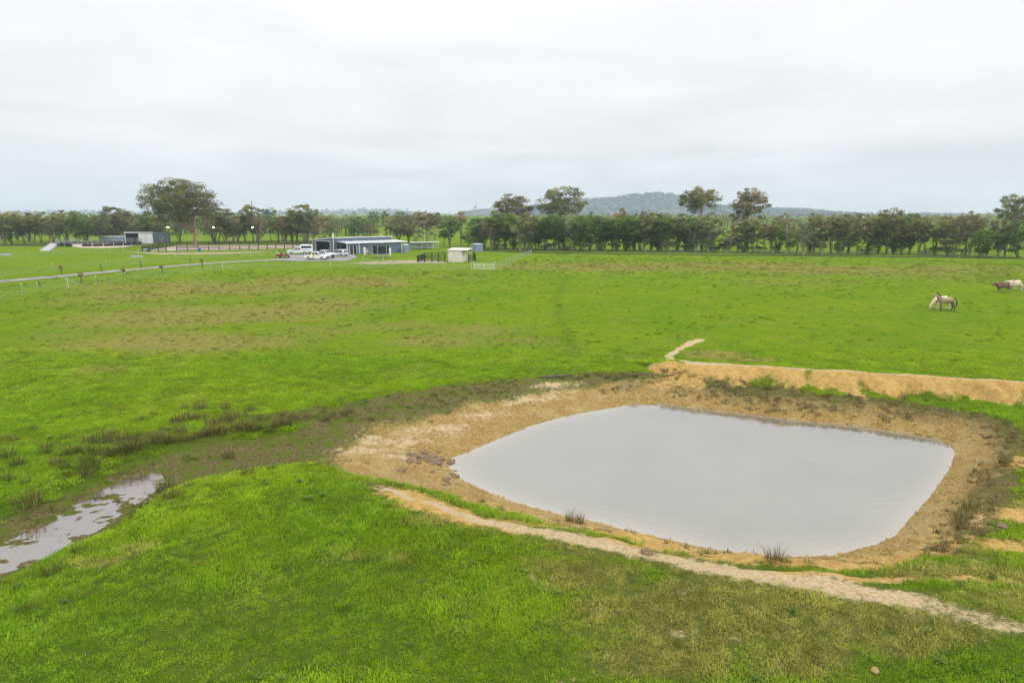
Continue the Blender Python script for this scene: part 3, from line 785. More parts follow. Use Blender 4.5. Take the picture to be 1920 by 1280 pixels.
for i, (px, b, tp, w, k) in enumerate(belt_left):
    plant_tree(i, px, b, tp, w, k, f"{LOOK[k]}, {ordw(i+1)} from left in the row behind the sheds", "trees in the row behind the sheds")
backl = [(x_ + rb.uniform(-6, 6), 453.5, 404 + rb.uniform(-8, 6), rb.uniform(32, 48), rb.choice(['dark', 'olive', 'brown', 'olive', 'dark'])) for x_ in list(range(-5, 320, 34)) + list(range(398, 606, 46))]
for i, (px, b, tp, w, k) in enumerate(backl):
    plant_tree(i + 3, px, b, tp, w, k, f"{LOOK[k]}, {ordw(i+1)} from left in the rear line behind the sheds", "back line of the row behind the sheds")
for px, b, tp, w, k, lab in [
 (968,462,363,84,'tallbrown', "tall brown-tinged gum rising behind the belt, left of the forked gum"),
 (1056,462,348,98,'tall', "tall forked gum with wide crown left of the blue hill"),
 (1312,463,350,86,'tall', "tall open-crowned gum at the right end of the blue hill"),
 (1406,464,352,80,'tallbrown', "tall dense gum with layered crown, right of the open-crowned gum"),
 (1893,468,362,66,'tall', "tall thin-crowned gum above the belt at the right edge"),
 (340,457,372,62,'olive', "dark-trunked gum standing close behind the largest gum"),
 (695,444,417,38,'brown', "low brown gum standing behind the main shed roof"),
 (672,442,408,40,'dark', "dark green tree in far paddock behind the shed's left half")]:
    plant_tree(int(px), px, b, tp, w, k, lab, None)
# the largest gum
tk, cr = tree_meshes("largest_gum", 77, h=20.2, w=22.0, cb=.30, n_clump=175, per=170, leaf=.36, stems=1, clump=.074, top_heavy=.42, flat=.62, trunk_r=.55, fill=.10)
p = G(367, 463)
big = empty("gum_tree", p + Vector((0, 0, 0)), 0.4, "largest gum with red-brown trunk and huge dome crown above the arena", "tree")
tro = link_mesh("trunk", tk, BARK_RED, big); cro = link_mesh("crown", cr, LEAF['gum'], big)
shift = -26 * depth_scale(p)
cro.location.x = shift * math.cos(-0.4); cro.location.y = shift * math.sin(-0.4)
# distant single trees, hazy
far_single = [(703,430,402,20,'dark'),(722,430,399,16,'dark'),(751,428,396,22,'dark'),(768,428,400,20,'dark'),(785,428,397,18,'dark'),(806,428,399,22,'dark'),(822,428,394,16,'dark'),(838,428,397,20,'dark')]
for i, (px, b, tp, w, k) in enumerate(far_single):
    plant_tree(i, px, b, tp, w, 'dark', f"hazy distant tree, {ordw(i+1)} from left above the shed roofs", "distant hazy trees")

# ------------------------------------------------------------------ far woods as one mass
def woodland(name, spots, mat, label, per=70, leaf=1.1):
    rs = np.random.default_rng(5); V = []; T = []
    for x, y, z, h, w in spots:
        for k in range(6):
            u = rs.normal(size=3); u /= np.linalg.norm(u)
            c = (x + u[0]*w*.28, y + u[1]*w*.28, z + h*0.62 + u[2]*h*.22)
            n = per // 6
            V.append(leaf_quads(c, (w*.3, w*.3, h*.22), n, leaf, rs)); T.append(np.repeat(np.clip(0.3 + 0.25*rs.normal() + 0.1*rs.normal(size=n), 0, 1), 4))
        n = 4
        a = np.array([[x-.25, y, z-.5], [x+.25, y, z-.5], [x+.2, y+.1, z+h*.6], [x-.2, y+.1, z+h*.6]]); V.append(a); T.append(np.zeros(4))
    V = np.concatenate(V); T = np.concatenate(T)
    o = link_mesh(name, np_mesh(name, V, np.arange(len(V)).reshape(-1, 4), {'tint': T}), mat)
    return tag(o, label, 'woodland', None, 'stuff')
rw = random.Random(4); spots = []
for i in range(260):
    px = rw.uniform(-60, 760); d = rw.uniform(330, 400) if px < 615 else rw.uniform(300, 360)
    x = (px - 960) / FPX * d * 0.985; spots.append((x, d, Zat(x, d), rw.uniform(7, 10.5), rw.uniform(6, 9)))
woodland("far_woodland", spots, LEAF['dark'], "dark wood along the far edge of the left paddock", 60)
spots = []
for i in range(420):
    px = rw.uniform(740, 1980); d = rw.uniform(420, 620)
    x = (px - 960) / FPX * d * 0.985; spots.append((x, d, Zat(x, d), rw.uniform(7, 12), rw.uniform(8, 13)))
woodland("far_woodland", spots, LEAF['olive'], "hazy wood across the far paddock behind the shelterbelt", 48)

# ------------------------------------------------------------------ hills
m_hill, nt = new_mat("hill_ground"); t = NT(nt)
pos = t.n('ShaderNodeNewGeometry').outputs['Position']
t.out(t.bsdf(t.mix(t.rng(t.noise(pos, 0.01, 4, .6), .4, .6), (0.030, 0.045, 0.036), (0.075, 0.085, 0.055)), 0.95))
LEAF_HILL = leaf_mat('leaf_hill_gum', (0.030, 0.042, 0.040), (0.050, 0.066, 0.060), (0.085, 0.10, 0.085))
def hill(name, pts, dist, depth, label, forest, seed, leaf=6.0):
    """ridge whose skyline passes through the photo points at this distance"""
    rs = np.random.default_rng(seed)
    xs_ = []; hs = []
    for px, py in pts:
        dx, dy, dz = ray(px, py); k = dist / dy; xs_.append(dx * k); hs.append(CAM_H + dz * k)
    X = np.linspace(xs_[0], xs_[-1], 160); H = np.interp(X, xs_, hs)
    ker = np.ones(7) / 7; H = np.convolve(np.pad(H, 3, mode='edge'), ker, 'valid')
    Yv = np.linspace(-1, 1, 30)
    gx, gy = np.meshgrid(X, Yv)
    hh = np.tile(H, (30, 1)) * np.cos(gy * math.pi / 2) ** 1.3
    hh += 0.10 * hh * (fbm(gx / 200, gy * 4, seed, 3) - 0.5) - 3
    P3 = np.column_stack([gx.ravel(), dist + gy.ravel() * depth, hh.ravel()])
    i0 = (np.arange(29)[:, None] * 160 + np.arange(159)[None, :]).ravel()
    o = link_mesh(name, np_mesh(name, P3, np.stack([i0, i0+1, i0+161, i0+160], 1), None, True), m_hill)
    tag(o, label, None, None, "structure")
    if forest:
        V = []; T = []
        idx = rs.choice(len(P3), forest)
        for j in idx:
            if gy.ravel()[j] > 0.15: continue
            if rs.random() < 0.35 and gy.ravel()[j] < -0.5: continue
            c = P3[j] + np.array([rs.normal()*10, rs.normal()*13, 3 + rs.random()*4]); n = 18; s = 8 + 6*rs.random()
            V.append(leaf_quads(c, (s, s, s*.7), n, leaf, rs)); T.append(np.repeat(np.clip(.35+.3*rs.normal()+.1*rs.normal(size=n), 0, 1), 4))
        V = np.concatenate(V); T = np.concatenate(T)
        f = link_mesh("hill_forest", np_mesh("hill_forest", V, np.arange(len(V)).reshape(-1, 4), {'tint': T}), LEAF_HILL)
        tag(f, "bush cover on the " + label, 'forest', None, 'stuff')
hill("hills", [(880,408),(950,400),(1000,388),(1060,380),(1110,374),(1150,374),(1190,366),(1230,364),(1262,369),(1285,379),(1340,388),(1390,391),(1450,394),(1480,393),(1530,402),(1600,412)], 3000, 650, "blue wooded hill behind the shelterbelt", 5200, 3)
hill("hills", [(800,412),(850,402),(880,393),(910,389),(940,390),(1000,402),(1080,414)], 2400, 500, "pale grassy rise left of the wooded hill", 0, 4)
hill("hills", [(1560,412),(1640,406),(1700,402),(1760,402),(1790,406),(1850,414)], 3400, 500, "faint blue ridge behind the right of the belt", 900, 6)
hill("hills", [(-200,404),(100,396),(400,400),(600,396),(700,392),(780,396),(860,408)], 3500, 450, "faint blue ridge behind the sheds", 900, 8)
_x, _y = G0(891, 410)
dx, dy, dz = ray(891, 391); k = 2400 / dy
lt = empty("gum_tree", (dx*k, 2400, CAM_H + dz*k - 5), 0, "lone small tree on top of the pale grassy rise", "tree")
tk_, cr_, h0, w0, kind, bark = PROTO['olive'][0]; lt.scale = (2.1, 2.1, 1.5)
link_mesh("trunk", tk_, bark, lt); link_mesh("crown", cr_, LEAF['olive'], lt)

# ================================================================== haze
m_haze, nt = new_mat("haze_air"); t = NT(nt)
pv = t.n('ShaderNodeVolumePrincipled'); pv.inputs['Color'].default_value = (0.70, 0.81, 1.0, 1); pv.inputs['Density'].default_value = 0.00021; pv.inputs['Anisotropy'].default_value = 0.0
t.out(None, pv.outputs[0])
MB().box(-5000, 5000, -650, 4400, -12, 145).build("haze", m_haze)
tag(bpy.data.objects["haze"], "thin blue-grey haze over the far country", "haze", None, "stuff")

# ================================================================== grass and rushes
def blade_mesh(name, seed, n, radius, hmin, hmax, wid, spread=0.5, curve=0.35, two=False):
    rs = np.random.default_rng(seed)
    an = rs.random(n) * 6.283; rr = np.sqrt(rs.random(n)) * radius
    bx, by = np.cos(an) * rr, np.sin(an) * rr
    ha = rs.random(n) * 6.283; H = hmin + (hmax - hmin) * rs.random(n) ** 1.4
    le = spread * (0.3 + rs.random(n))
    ox, oy = np.cos(an) * rr / max(radius, 1e-6) * 0.5 + np.cos(ha) * 0.5, np.sin(an) * rr / max(radius, 1e-6) * 0.5 + np.sin(ha) * 0.5
    tx, ty = np.cos(ha + 1.57), np.sin(ha + 1.57)
    w = wid * (0.6 + 0.8 * rs.random(n))
    z = np.zeros(n)
    b0 = np.stack([bx - tx*w/2, by - ty*w/2, z - 0.01], 1); b1 = np.stack([bx + tx*w/2, by + ty*w/2, z - 0.01], 1)
    mx, my, mz = bx + ox*H*le*.35, by + oy*H*le*.35, H*.6
    m0 = np.stack([mx - tx*w*.4, my - ty*w*.4, mz], 1); m1 = np.stack([mx + tx*w*.4, my + ty*w*.4, mz], 1)
    tp = np.stack([bx + ox*H*le*(.35 + .65 + curve*.5), by + oy*H*le*(1 + curve*.5), H*(1 - curve*.25*le)], 1)
    V = np.stack([b0, b1, m1, m0, tp], 1).reshape(-1, 3)
    k = np.arange(n) * 5
    F = np.concatenate([np.stack([k, k+1, k+2], 1), np.stack([k, k+2, k+3], 1), np.stack([k+3, k+2, k+4], 1)])
    T = np.repeat(rs.random(n), 5)
    return np_mesh(name, V, F, {'tint': T})

def blade_mat(name, use_grass=True, cols=None, trans=0.42, gain=2.35):
    m, nt = new_mat(name); t = NT(nt)
    pos = t.n('ShaderNodeNewGeometry').outputs['Position']
    tn = t.attr('tint')
    if use_grass:
        c = grass_colour(t, t.attr('dry', 'INSTANCER'), pos, gain)
        c = t.mix(t.math('MULTIPLY', t.rng(tn, .55, 1.0), .45), c, (0.36, 0.42, 0.04))
        c = t.mix(t.math('MULTIPLY', t.rng(tn, .45, 0.0), .55), c, (0.045, 0.10, 0.012))
    else:
        c = t.mix(t.rng(tn, 0, .55), cols[0], cols[1]); c = t.mix(t.rng(tn, .55, 1), c, cols[2])
    if use_grass:      # tufts differ from one another
        k = t.math('MULTIPLY_ADD', t.attr('rnd', 'INSTANCER'), 0.70, 0.72)
        cb = t.n('ShaderNodeCombineColor'); [t.l(k, cb.inputs[q]) for q in range(3)]
        c = t.mix(1.0, c, cb.outputs[0], 'MULTIPLY')
    d = t.n('ShaderNodeBsdfDiffuse'); t.l(c, d.inputs['Color'])
    tr = t.n('ShaderNodeBsdfTranslucent'); t.l(c, tr.inputs['Color'])
    ms = t.n('ShaderNodeMixShader'); ms.inputs[0].default_value = trans
    t.l(d.outputs[0], ms.inputs[1]); t.l(tr.outputs[0], ms.inputs[2]); t.out(ms.outputs[0]); return m
M_BLADE = blade_mat("grass_blades")
M_TUSS = blade_mat("tussock_blades", gain=1.15)
M_RUSH = blade_mat("rush_stems", False, ((0.070, 0.085, 0.022), (0.170, 0.165, 0.050), (0.34, 0.27, 0.11)))
M_RUSHG = blade_mat("green_rush_stems", False, ((0.055, 0.08, 0.018), (0.125, 0.155, 0.036), (0.24, 0.225, 0.08)))
M_DEAD = blade_mat("dead_weed_stems", False, ((0.11, 0.088, 0.040), (0.24, 0.19, 0.085), (0.40, 0.31, 0.15)))
M_ROSETTE = blade_mat("thistle_leaves", False, ((0.09, 0.17, 0.03), (0.15, 0.25, 0.05), (0.21, 0.30, 0.08)))

def scatter(name, pts, scl, protos, mat, label, dry=None, cat="grass", rnd=None):
    """one 'stuff' object: prototypes instanced on points by geometry nodes"""
    n = len(pts)
    me = bpy.data.meshes.new(name); me.vertices.add(n); me.vertices.foreach_set("co", np.asarray(pts, np.float32).ravel())
    def at(nm, v, typ='FLOAT'):
        a = me.attributes.new(nm, typ, 'POINT'); a.data.foreach_set("value", v)
    at("scl", np.asarray(scl, np.float32)); at("rotz", (rng.random(n) * 6.283).astype(np.float32))
    at("pick", rng.integers(0, len(protos), n).astype(np.int32), 'INT')
    at("rnd", rng.random(n).astype(np.float32) if rnd is None else rnd.astype(np.float32))
    at("dry", (np.zeros(n) if dry is None else dry).astype(np.float32))
    o = link_mesh(name, me); tag(o, label, cat, None, "stuff")
    pc = bpy.data.collections.new(name + "_pieces")
    for q in protos:
        if len(q.materials) == 0: q.materials.append(mat)
        pc.objects.link(bpy.data.objects.new(name + "_piece", q))
    g = bpy.data.node_groups.new(name + "_scatter", 'GeometryNodeTree')
    g.interface.new_socket("Geometry", in_out='INPUT', socket_type='NodeSocketGeometry')
    g.interface.new_socket("Geometry", in_out='OUTPUT', socket_type='NodeSocketGeometry')
    gi = g.nodes.new('NodeGroupInput'); go = g.nodes.new('NodeGroupOutput')
    ip = g.nodes.new('GeometryNodeInstanceOnPoints'); ci = g.nodes.new('GeometryNodeCollectionInfo')
    ci.inputs['Collection'].default_value = pc; ci.inputs['Separate Children'].default_value = True; ci.inputs['Reset Children'].default_value = True
    def na(nm, typ):
        k = g.nodes.new('GeometryNodeInputNamedAttribute'); k.data_type = typ; k.inputs['Name'].default_value = nm; return k.outputs['Attribute']
    cx = g.nodes.new('ShaderNodeCombineXYZ'); g.links.new(na("rotz", 'FLOAT'), cx.inputs['Z'])
    er = g.nodes.new('FunctionNodeEulerToRotation'); g.links.new(cx.outputs[0], er.inputs[0])
    mp = g.nodes.new('GeometryNodeMeshToPoints'); g.links.new(gi.outputs[0], mp.inputs['Mesh'])
    g.links.new(mp.outputs[0], ip.inputs['Points'])
    g.links.new(ci.outputs[0], ip.inputs['Instance']); ip.inputs['Pick Instance'].default_value = True
    g.links.new(na("pick", 'INT'), ip.inputs['Instance Index'])
    g.links.new(er.outputs[0], ip.inputs['Rotation']); g.links.new(na("scl", 'FLOAT'), ip.inputs['Scale'])
    g.links.new(ip.outputs[0], go.inputs[0])
    md = o.modifiers.new("scatter", 'NODES'); md.node_group = g
    return o

def near_points(n, y0, y1, jitter=None, power=1.0):
    """points over the ground the camera could see from y0 to y1, a little wider"""
    out = []
    y = np.sqrt(rng.random(n * 2) * (y1*y1 - y0*y0) + y0*y0)
    x = (rng.random(n * 2) * 2 - 1) * (y * 0.80 + 3)
    return np.stack([x, y], 1)[:n]

# turf close by
P = near_points(82000, 12.5, 50)
z, M = terrain(P)
bare = np.maximum.reduce([M['mud'], M['clay'], M['pale'] * 1.1, M['bog'] * 0.75]) + 0.75 * (fbm(P[:,0]/.7, P[:,1]/.7, 71, 3) - 0.5)
keep = (bare < 0.38) & (rng.random(len(P)) < 1 - .9 * sstep(30, 50, P[:,1])) & (z > WATER_Z + 0.08) & (rng.random(len(P)) > bare * 1.2)
wet = (np.abs(z - PUDDLE_Z) < 0.06) & (seg_dist(P, PUDDLE_LINE)[0] < 3); keep &= ~((z < PUDDLE_Z + 0.03) & (seg_dist(P, PUDDLE_LINE)[0] < 4))
P, z, dr = P[keep], z[keep], M['dry'][keep]
rank = fbm(P[:,0]/1.6, P[:,1]/1.6, 73, 3)
scl = (0.75 + 0.5 * rng.random(len(P))) * (0.72 + 0.7 * sstep(.35, .7, rank)) * (0.9 + 0.012 * P[:,1])
turf = [blade_mesh("turf%d" % i, 100+i, 60, 0.17, 0.02, 0.066, 0.013, 1.2) for i in range(5)]
scatter("grass", np.column_stack([P, z]), scl, turf, M_BLADE, "short green turf of the near pasture", dr, "grass", np.clip(.5 * rng.random(len(P)) + .9 * (fbm(P[:,0]/.7, P[:,1]/.7, 75, 3) - .25), 0, 1))
# coarse tussocks over the paddock
P = near_points(60000, 14, 178); z, M = terrain(P)
dens = 0.06 + 0.75 * M['dry'] + 0.30 * sstep(.55, .75, fbm(P[:,0]/7, P[:,1]/5, 77, 3))
dens *= 0.35 + 1.3 * sstep(.35, .65, fbm(P[:,0]/2.5, P[:,1]/2.5, 78, 2))
keep = (rng.random(len(P)) < dens) & (np.maximum.reduce([M['mud'], M['clay'], M['pale'], M['litter'], M['bog']]) < .3)
keep &= ~((P[:, 0] > -125) & (P[:, 0] < 8) & (P[:, 1] > 118) & (seg_dist(P, W([(-60,570),(0,560),(150,536),(300,521),(400,509),(620,503),(890,508),(930,508),(1000,480)], 0))[2] > 0))
P, z, dr = P[keep], z[keep], M['dry'][keep]
tus = [blade_mesh("tussock%d" % i, 200+i, 40, 0.20, 0.03, 0.13, 0.020, 1.2) for i in range(5)]
scatter("pasture_tussocks", np.column_stack([P, z]), (0.35 + 1.0 * rng.random(len(P)) ** 2) * (0.8 + 0.006 * P[:,1]), tus, M_TUSS, "rank tussocks scattered over the wide paddock", np.clip(dr * .8 + .25 * rng.random(len(P)), 0, 1))
# blue-green rosette weeds in the near turf
P = near_points(2600, 13, 34); z, M = terrain(P)
w = fbm(P[:,0]/1.1, P[:,1]/1.1, 81, 2)
keep = (w > .74) & (np.maximum.reduce([M['mud'], M['clay'], M['pale'], M['bog']]) < .3) & (z > -.3)
P, z = P[keep], z[keep]
ros = [blade_mesh("rosette%d" % i, 300+i, 22, 0.03, 0.05, 0.10, 0.035, 1.9) for i in range(3)]
scatter("rosette_weeds", np.column_stack([P, z + .02]), 0.7 + 0.8 * rng.random(len(P)), ros, M_ROSETTE, "blue-green rosette weeds in the near turf", None, "weeds")
# dead weeds ringing the water
P = near_points(60000, 18, 44); z, M = terrain(P)
keep = (rng.random(len(P)) < np.clip(M['weed'] * 1.1 * (fbm(P[:,0]/1.2, P[:,1]/1.2, 83, 3) > .45), 0, .26)) & (z > WATER_Z + .12)
P, z = P[keep], z[keep]
dw = [blade_mesh("dead_weed%d" % i, 400+i, 26, 0.10, 0.04, 0.20, 0.014, 1.1) for i in range(3)]
scatter("dead_weeds", np.column_stack([P, z]), 0.5 + 0.9 * rng.random(len(P)), dw, M_DEAD, "brown dead weeds ringing the right of the pond", None, "weeds")
# trampled sedge on the boggy ground
P = near_points(30000, 16, 44); z, M = terrain(P)
keep = (rng.random(len(P)) < np.clip(M['bog'] * (1 - M['mud']) * .6 * (fbm(P[:,0]/.9, P[:,1]/.9, 85, 3) > .47), 0, .6)) & (z > PUDDLE_Z + .02)
P, z = P[keep], z[keep]
sg = [blade_mesh("sedge%d" % i, 450+i, 30, 0.12, 0.03, 0.10, 0.014, 1.2) for i in range(3)]
scatter("bog_sedge", np.column_stack([P, z]), 0.5 + 0.8 * rng.random(len(P)), sg, M_RUSHG, "short trampled sedge on the boggy ground", None, "sedge")

# clods on the bare clay
def clod_mesh(name, seed, sx=1, sy=1, sz=.6, rough=.35):
    bm = bmesh.new(); bmesh.ops.create_icosphere(bm, subdivisions=2, radius=.5)
    rs = random.Random(seed); ph = [rs.random() * 6.28 for _ in range(6)]
    for v in bm.verts:
        c = v.co
        f = 1 + rough * (math.sin(c.x*7+ph[0]) * math.sin(c.y*6+ph[1]) + .6 * math.sin(c.z*9+ph[2]+c.x*5) + .5 * (rs.random() - .5))
        v.co = Vector((c.x*f*sx, c.y*f*sy, c.z*f*sz))
    me = bpy.data.meshes.new(name); bm.to_mesh(me); bm.free(); return me
M_CLOD = simple_mat("dark_clay_lumps", (0.165, 0.115, 0.065), .9, .35, 5, 0, .6)
M_CLODY = simple_mat("ochre_clay_clods", (0.33, 0.225, 0.080), .9, .30, 5, 0, .6)
P = near_points(90000, 18, 42); z, M = terrain(P)
keep = (rng.random(len(P)) < np.clip((M['mud'] > .72) * (1 - M['weed'] * .5) * .40 * (.4 + fbm(P[:,0]/.8, P[:,1]/.8, 87, 3)), 0, .6)) & (z > WATER_Z - .04)
P, z = P[keep], z[keep]
scatter("clay_clods", np.column_stack([P, z]), 0.04 + 0.13 * rng.random(len(P)) ** 3, [clod_mesh("clod%d" % i, i) for i in range(4)], M_CLODY, "trodden ochre clay clods along the pond margin", None, "clods")
P = near_points(9000, 14, 30); z, M = terrain(P)
dpl = seg_dist(P, PUDDLE_LINE)[0]
keep = (dpl < 2.0) & (rng.random(len(P)) < .12) & (np.abs(z - PUDDLE_Z) < .10)
P, z = P[keep], z[keep]
scatter("mud_lumps", np.column_stack([P, np.maximum(z, PUDDLE_Z - .01)]), 0.05 + 0.13 * rng.random(len(P)) ** 2, [clod_mesh("lump%d" % i, 20+i, 1.6, .8, .35, .6) for i in range(4)], M_CLOD, "dark mud lumps poking out of the puddle", None, "mud")

# ------------------------------------------------------------------ rush tufts, each its own plant
rush_me = [blade_mesh("rush%d" % i, 500+i, 125, 0.22, 0.18, 0.60, 0.011, 0.9) for i in range(5)]
rush_tall = [blade_mesh("rush_tall%d" % i, 520+i, 90, 0.18, 0.35, 0.72, 0.012, 0.5) for i in range(2)]
def rush(px, py, s, mat, label, group=None, me=None):
    p = G(px, py, -0.02)
    rr = random.Random(int(px*7+py))
    base_me = me or rush_me[rr.randrange(5)]
    key = base_me.name + mat.name
    m2 = bpy.data.meshes.get(key)
    if m2 is None:
        m2 = base_me.copy(); m2.name = key; m2.materials.clear(); m2.materials.append(mat)
    o = link_mesh("rush_tuft", m2, None, None, p, rr.random()*6.28)
    o.scale = (s, s, s * (0.8 + .3 * rr.random())); o.scale.x *= 1.15; o.scale.y *= 1.15
    return tag(o, label, "rush", group)
bog_spots = sorted([(355,770,.9),(372,782,1.2),(390,792,1.3),(408,785,1.3),(420,800,1.3),(436,790,1.2),(450,800,1.3),(466,806,1.1),(340,790,1.0),(325,800,1.0),(360,808,1.0),(395,815,1.0),(430,822,1.0),
                  (480,800,1.0),(497,790,1.0),(512,788,.9),(527,794,1.0),(545,795,.9),(565,796,1.0),(598,798,.8),(612,786,.9),(630,782,.9),(640,770,.8),(655,762,.7),(668,762,.7),(690,770,.9),(300,790,.8),(282,800,.8),
                  (310,820,1.0),(330,835,1.0),(350,828,.9),(478,752,.8),(580,772,.7),(365,795,1.3),(380,775,1.2),(402,805,1.3),(415,775,1.1),(445,782,1.2),(458,792,1.2),(345,808,1.1),(318,812,1.1),(505,800,1.0),(535,784,.9),(552,786,1.0),(472,818,1.0),(440,812,1.2),(376,822,1.1),(298,812,1.0)])
rj_ = random.Random(31); bog_spots = sorted((a_ + rj_.uniform(-16, 16), b_ + rj_.uniform(-16, 20), c_) for a_, b_, c_ in bog_spots)
for i, (px, py, s) in enumerate(bog_spots):
    rush(px, py, s * .95, M_RUSH, f"brownish rush tuft, {ordw(i+1)} from left in the bog patch left of the pond", "rushes in the bog patch")
gul_spots = sorted([(170,840,1.1),(190,832,1.2),(205,845,1.2),(186,855,1.1),(215,828,1.0),(235,825,1.0),(150,845,1.0),(178,868,1.0),(262,838,1.1),(270,855,1.1),(250,868,1.0),(225,878,1.0),(205,868,1.1),(125,850,.8),(95,852,1.0),(78,845,.8),(20,868,1.0),(10,890,.9),(40,885,.8),
                  (120,872,.8),(60,905,.7),(5,830,.8),(30,832,.7),(70,812,.6),(320,860,.9),(340,845,.8),(295,845,.9),(155,895,.9),(115,895,.6),(198,818,1.0),(228,840,1.2),(242,848,1.2),(160,825,1.0),(140,858,1.1),(255,822,1.0),(280,832,1.0),(100,870,.9),(48,862,1.0)])
gul_spots = sorted((round(a_ + rj_.uniform(-14, 14)), b_ + rj_.uniform(-12, 12), c_) for a_, b_, c_ in gul_spots)
for i, (px, py, s) in enumerate(gul_spots):
    rush(px, py, s * 1.0, M_RUSHG if (px % 3) else M_RUSH, f"{'olive' if (px % 3) else 'brown'} rush tuft, {ordw(i+1)} from left on the grass above the puddle", "rushes above the puddle")
for px, py, s, m, lab in [
 (168,890,1.5,M_RUSHG,"large olive rush tuft just above the middle of the puddle"),(55,958,1.6,M_RUSH,"wide brown rush tuft on the puddle's far bank near the left edge"),(308,918,1.3,M_RUSHG,"large rush tuft at the puddle's upper right tip"),
 (322,932,1.1,M_RUSH,"small brown rush tuft below the puddle's upper right tip"),(430,858,1.0,M_RUSH,"lone rush tuft in the mud between bog patch and puddle"),(508,830,1.0,M_RUSHG,"rounded olive rush tuft on trampled ground below the bog patch"),
 (465,890,.9,M_RUSHG,"left of two rush tufts on the near mound's top edge"),(512,880,.8,M_RUSHG,"right of two rush tufts on the near mound's top edge"),(355,912,.6,M_RUSH,"small rush tuft beside the mud right of the puddle tip"),
 (250,968,.7,M_RUSHG,"small rush tuft on the puddle's near bank, uppermost of four"),(150,1035,.9,M_RUSHG,"green rush tuft on the puddle's near bank, second of four"),(98,1075,.9,M_RUSHG,"green rush tuft on the puddle's near bank, third of four"),(52,1145,.8,M_RUSHG,"rush tuft lowest on the slope at the left edge"),
 (1450,1050,1.0,M_RUSH,"dark spiky rush tuft at the pond's near edge right of the path's rock"),(1800,985,1.1,M_RUSH,"tall brown rush tuft in the weeds on the pond's right bank"),(1818,955,1.1,M_RUSH,"brown rush tuft above the tallest one on the pond's right bank"),(1885,868,.9,M_RUSHG,"green rush tuft highest on the right bank near the frame edge"),(1810,972,.9,M_RUSH,"brown rush tuft between two others on the pond's right bank"),(1735,1042,.5,M_RUSHG,"small green tuft on grass below the pond's right corner"),
 (1247,720,.7,M_RUSHG,"dark rush tuft between the pond and the yellow bank's left end"),(1440,730,.7,M_RUSHG,"dark rush tuft at the foot of the yellow bank, middle"),(1553,742,.6,M_RUSH,"small dark tuft on the bank right of the middle tuft"),(1692,770,.9,M_RUSH,"blackish tuft on the far bank near the pond's right corner"),(1735,752,.6,M_RUSHG,"low green tuft above the blackish tuft on the far bank"),
 (1190,712,.8,M_RUSHG,"rush tuft on the far bank, rightmost of a row of four"),(1140,710,.7,M_RUSHG,"rush tuft on the far bank, third in a row of four"),(1102,706,.7,M_RUSHG,"rush tuft on the far bank, second in a row of four"),(1088,710,.6,M_RUSH,"brown rush tuft beside the fallen branch, leftmost of four"),
 (815,742,.7,M_RUSHG,"dark tuft alone on grass left of the pond's beach"),(882,738,.5,M_RUSHG,"small dark tuft nearest the beach's upper end"),(905,940,.4,M_RUSHG,"tiny green tuft by the pond's near left margin")]:
    rush(px, py, s, m, lab)
rush(1068, 975, .75, M_RUSH, "left of two thin reed clumps standing at the pond's near edge", None, rush_tall[0])
rush(1087, 978, .75, M_RUSH, "right of two thin reed clumps standing at the pond's near edge", None, rush_tall[1])

# ------------------------------------------------------------------ clay lumps at the pond's left tip
rr = random.Random(9)
lump_me = [clod_mesh("heap_lump%d" % i, 40 + i, 1.25, 1.0, .62, .30) for i in range(6)]
for i in range(46):
    a = rr.random(); px = 762 + 82 * a + rr.gauss(0, 8); py = 856 + 8 * a + rr.gauss(0, 7)
    if i > 38: px, py = rr.uniform(830, 856), 880 + (i - 38) * 4
    p = G(px, py, 0.02)
    o = link_mesh("clay_lump", lump_me[i % 6], M_CLOD, None, p, rr.random() * 6.28); s = rr.uniform(.16, .38); o.scale = (s, s, s * rr.uniform(.7, 1.2))
    tag(o, "brown clay lump in the heap at the pond's left tip", "clay lump", "clay lumps at the pond's left tip")
for px, py, s, lab in [(752,882,.38,"smooth grey stone at the left of the clay lump heap"),(812,884,.22,"small grey stone below the clay lump heap"),(1213,1038,.30,"dark lump of dung lying on the pale path"),(1878,988,.35,"flat dark clod on bare clay at the right edge"),(1640,1258,.16,"pale stone in the turf at the bottom right")]:
    p = G(px, py, .03); o = link_mesh("stone" if 'stone' in lab else "clod", clod_mesh("single_stone", int(px), 1.2, 1, .6, .22), M_CLODY if 'pale stone' in lab else M_CLOD, None, p, rr.random()*6); o.scale = (s, s, s); tag(o, lab, "stone" if 'stone' in lab else "clod")
# fallen branch
p = G(1045, 709); mb = MB()
mb.tube([(-1.1,-.1,.06),(-.5,0,.12),(.2,.1,.10),(.9,.0,.2),(1.3,-.15,.08)], [.03,.05,.055,.04,.02], 6)
mb.tube([(.2,.1,.1),(-.1,.4,.35),(-.5,.5,.4)], [.035,.025,.012], 5); mb.tube([(.5,.05,.13),(.8,.35,.35),(1.3,.5,.5)], [.03,.02,.01], 5)
tag(mb.build("fallen_branch", BARK_DARK, None, p), "dark fallen branch lying at the top of the beach", "branch")

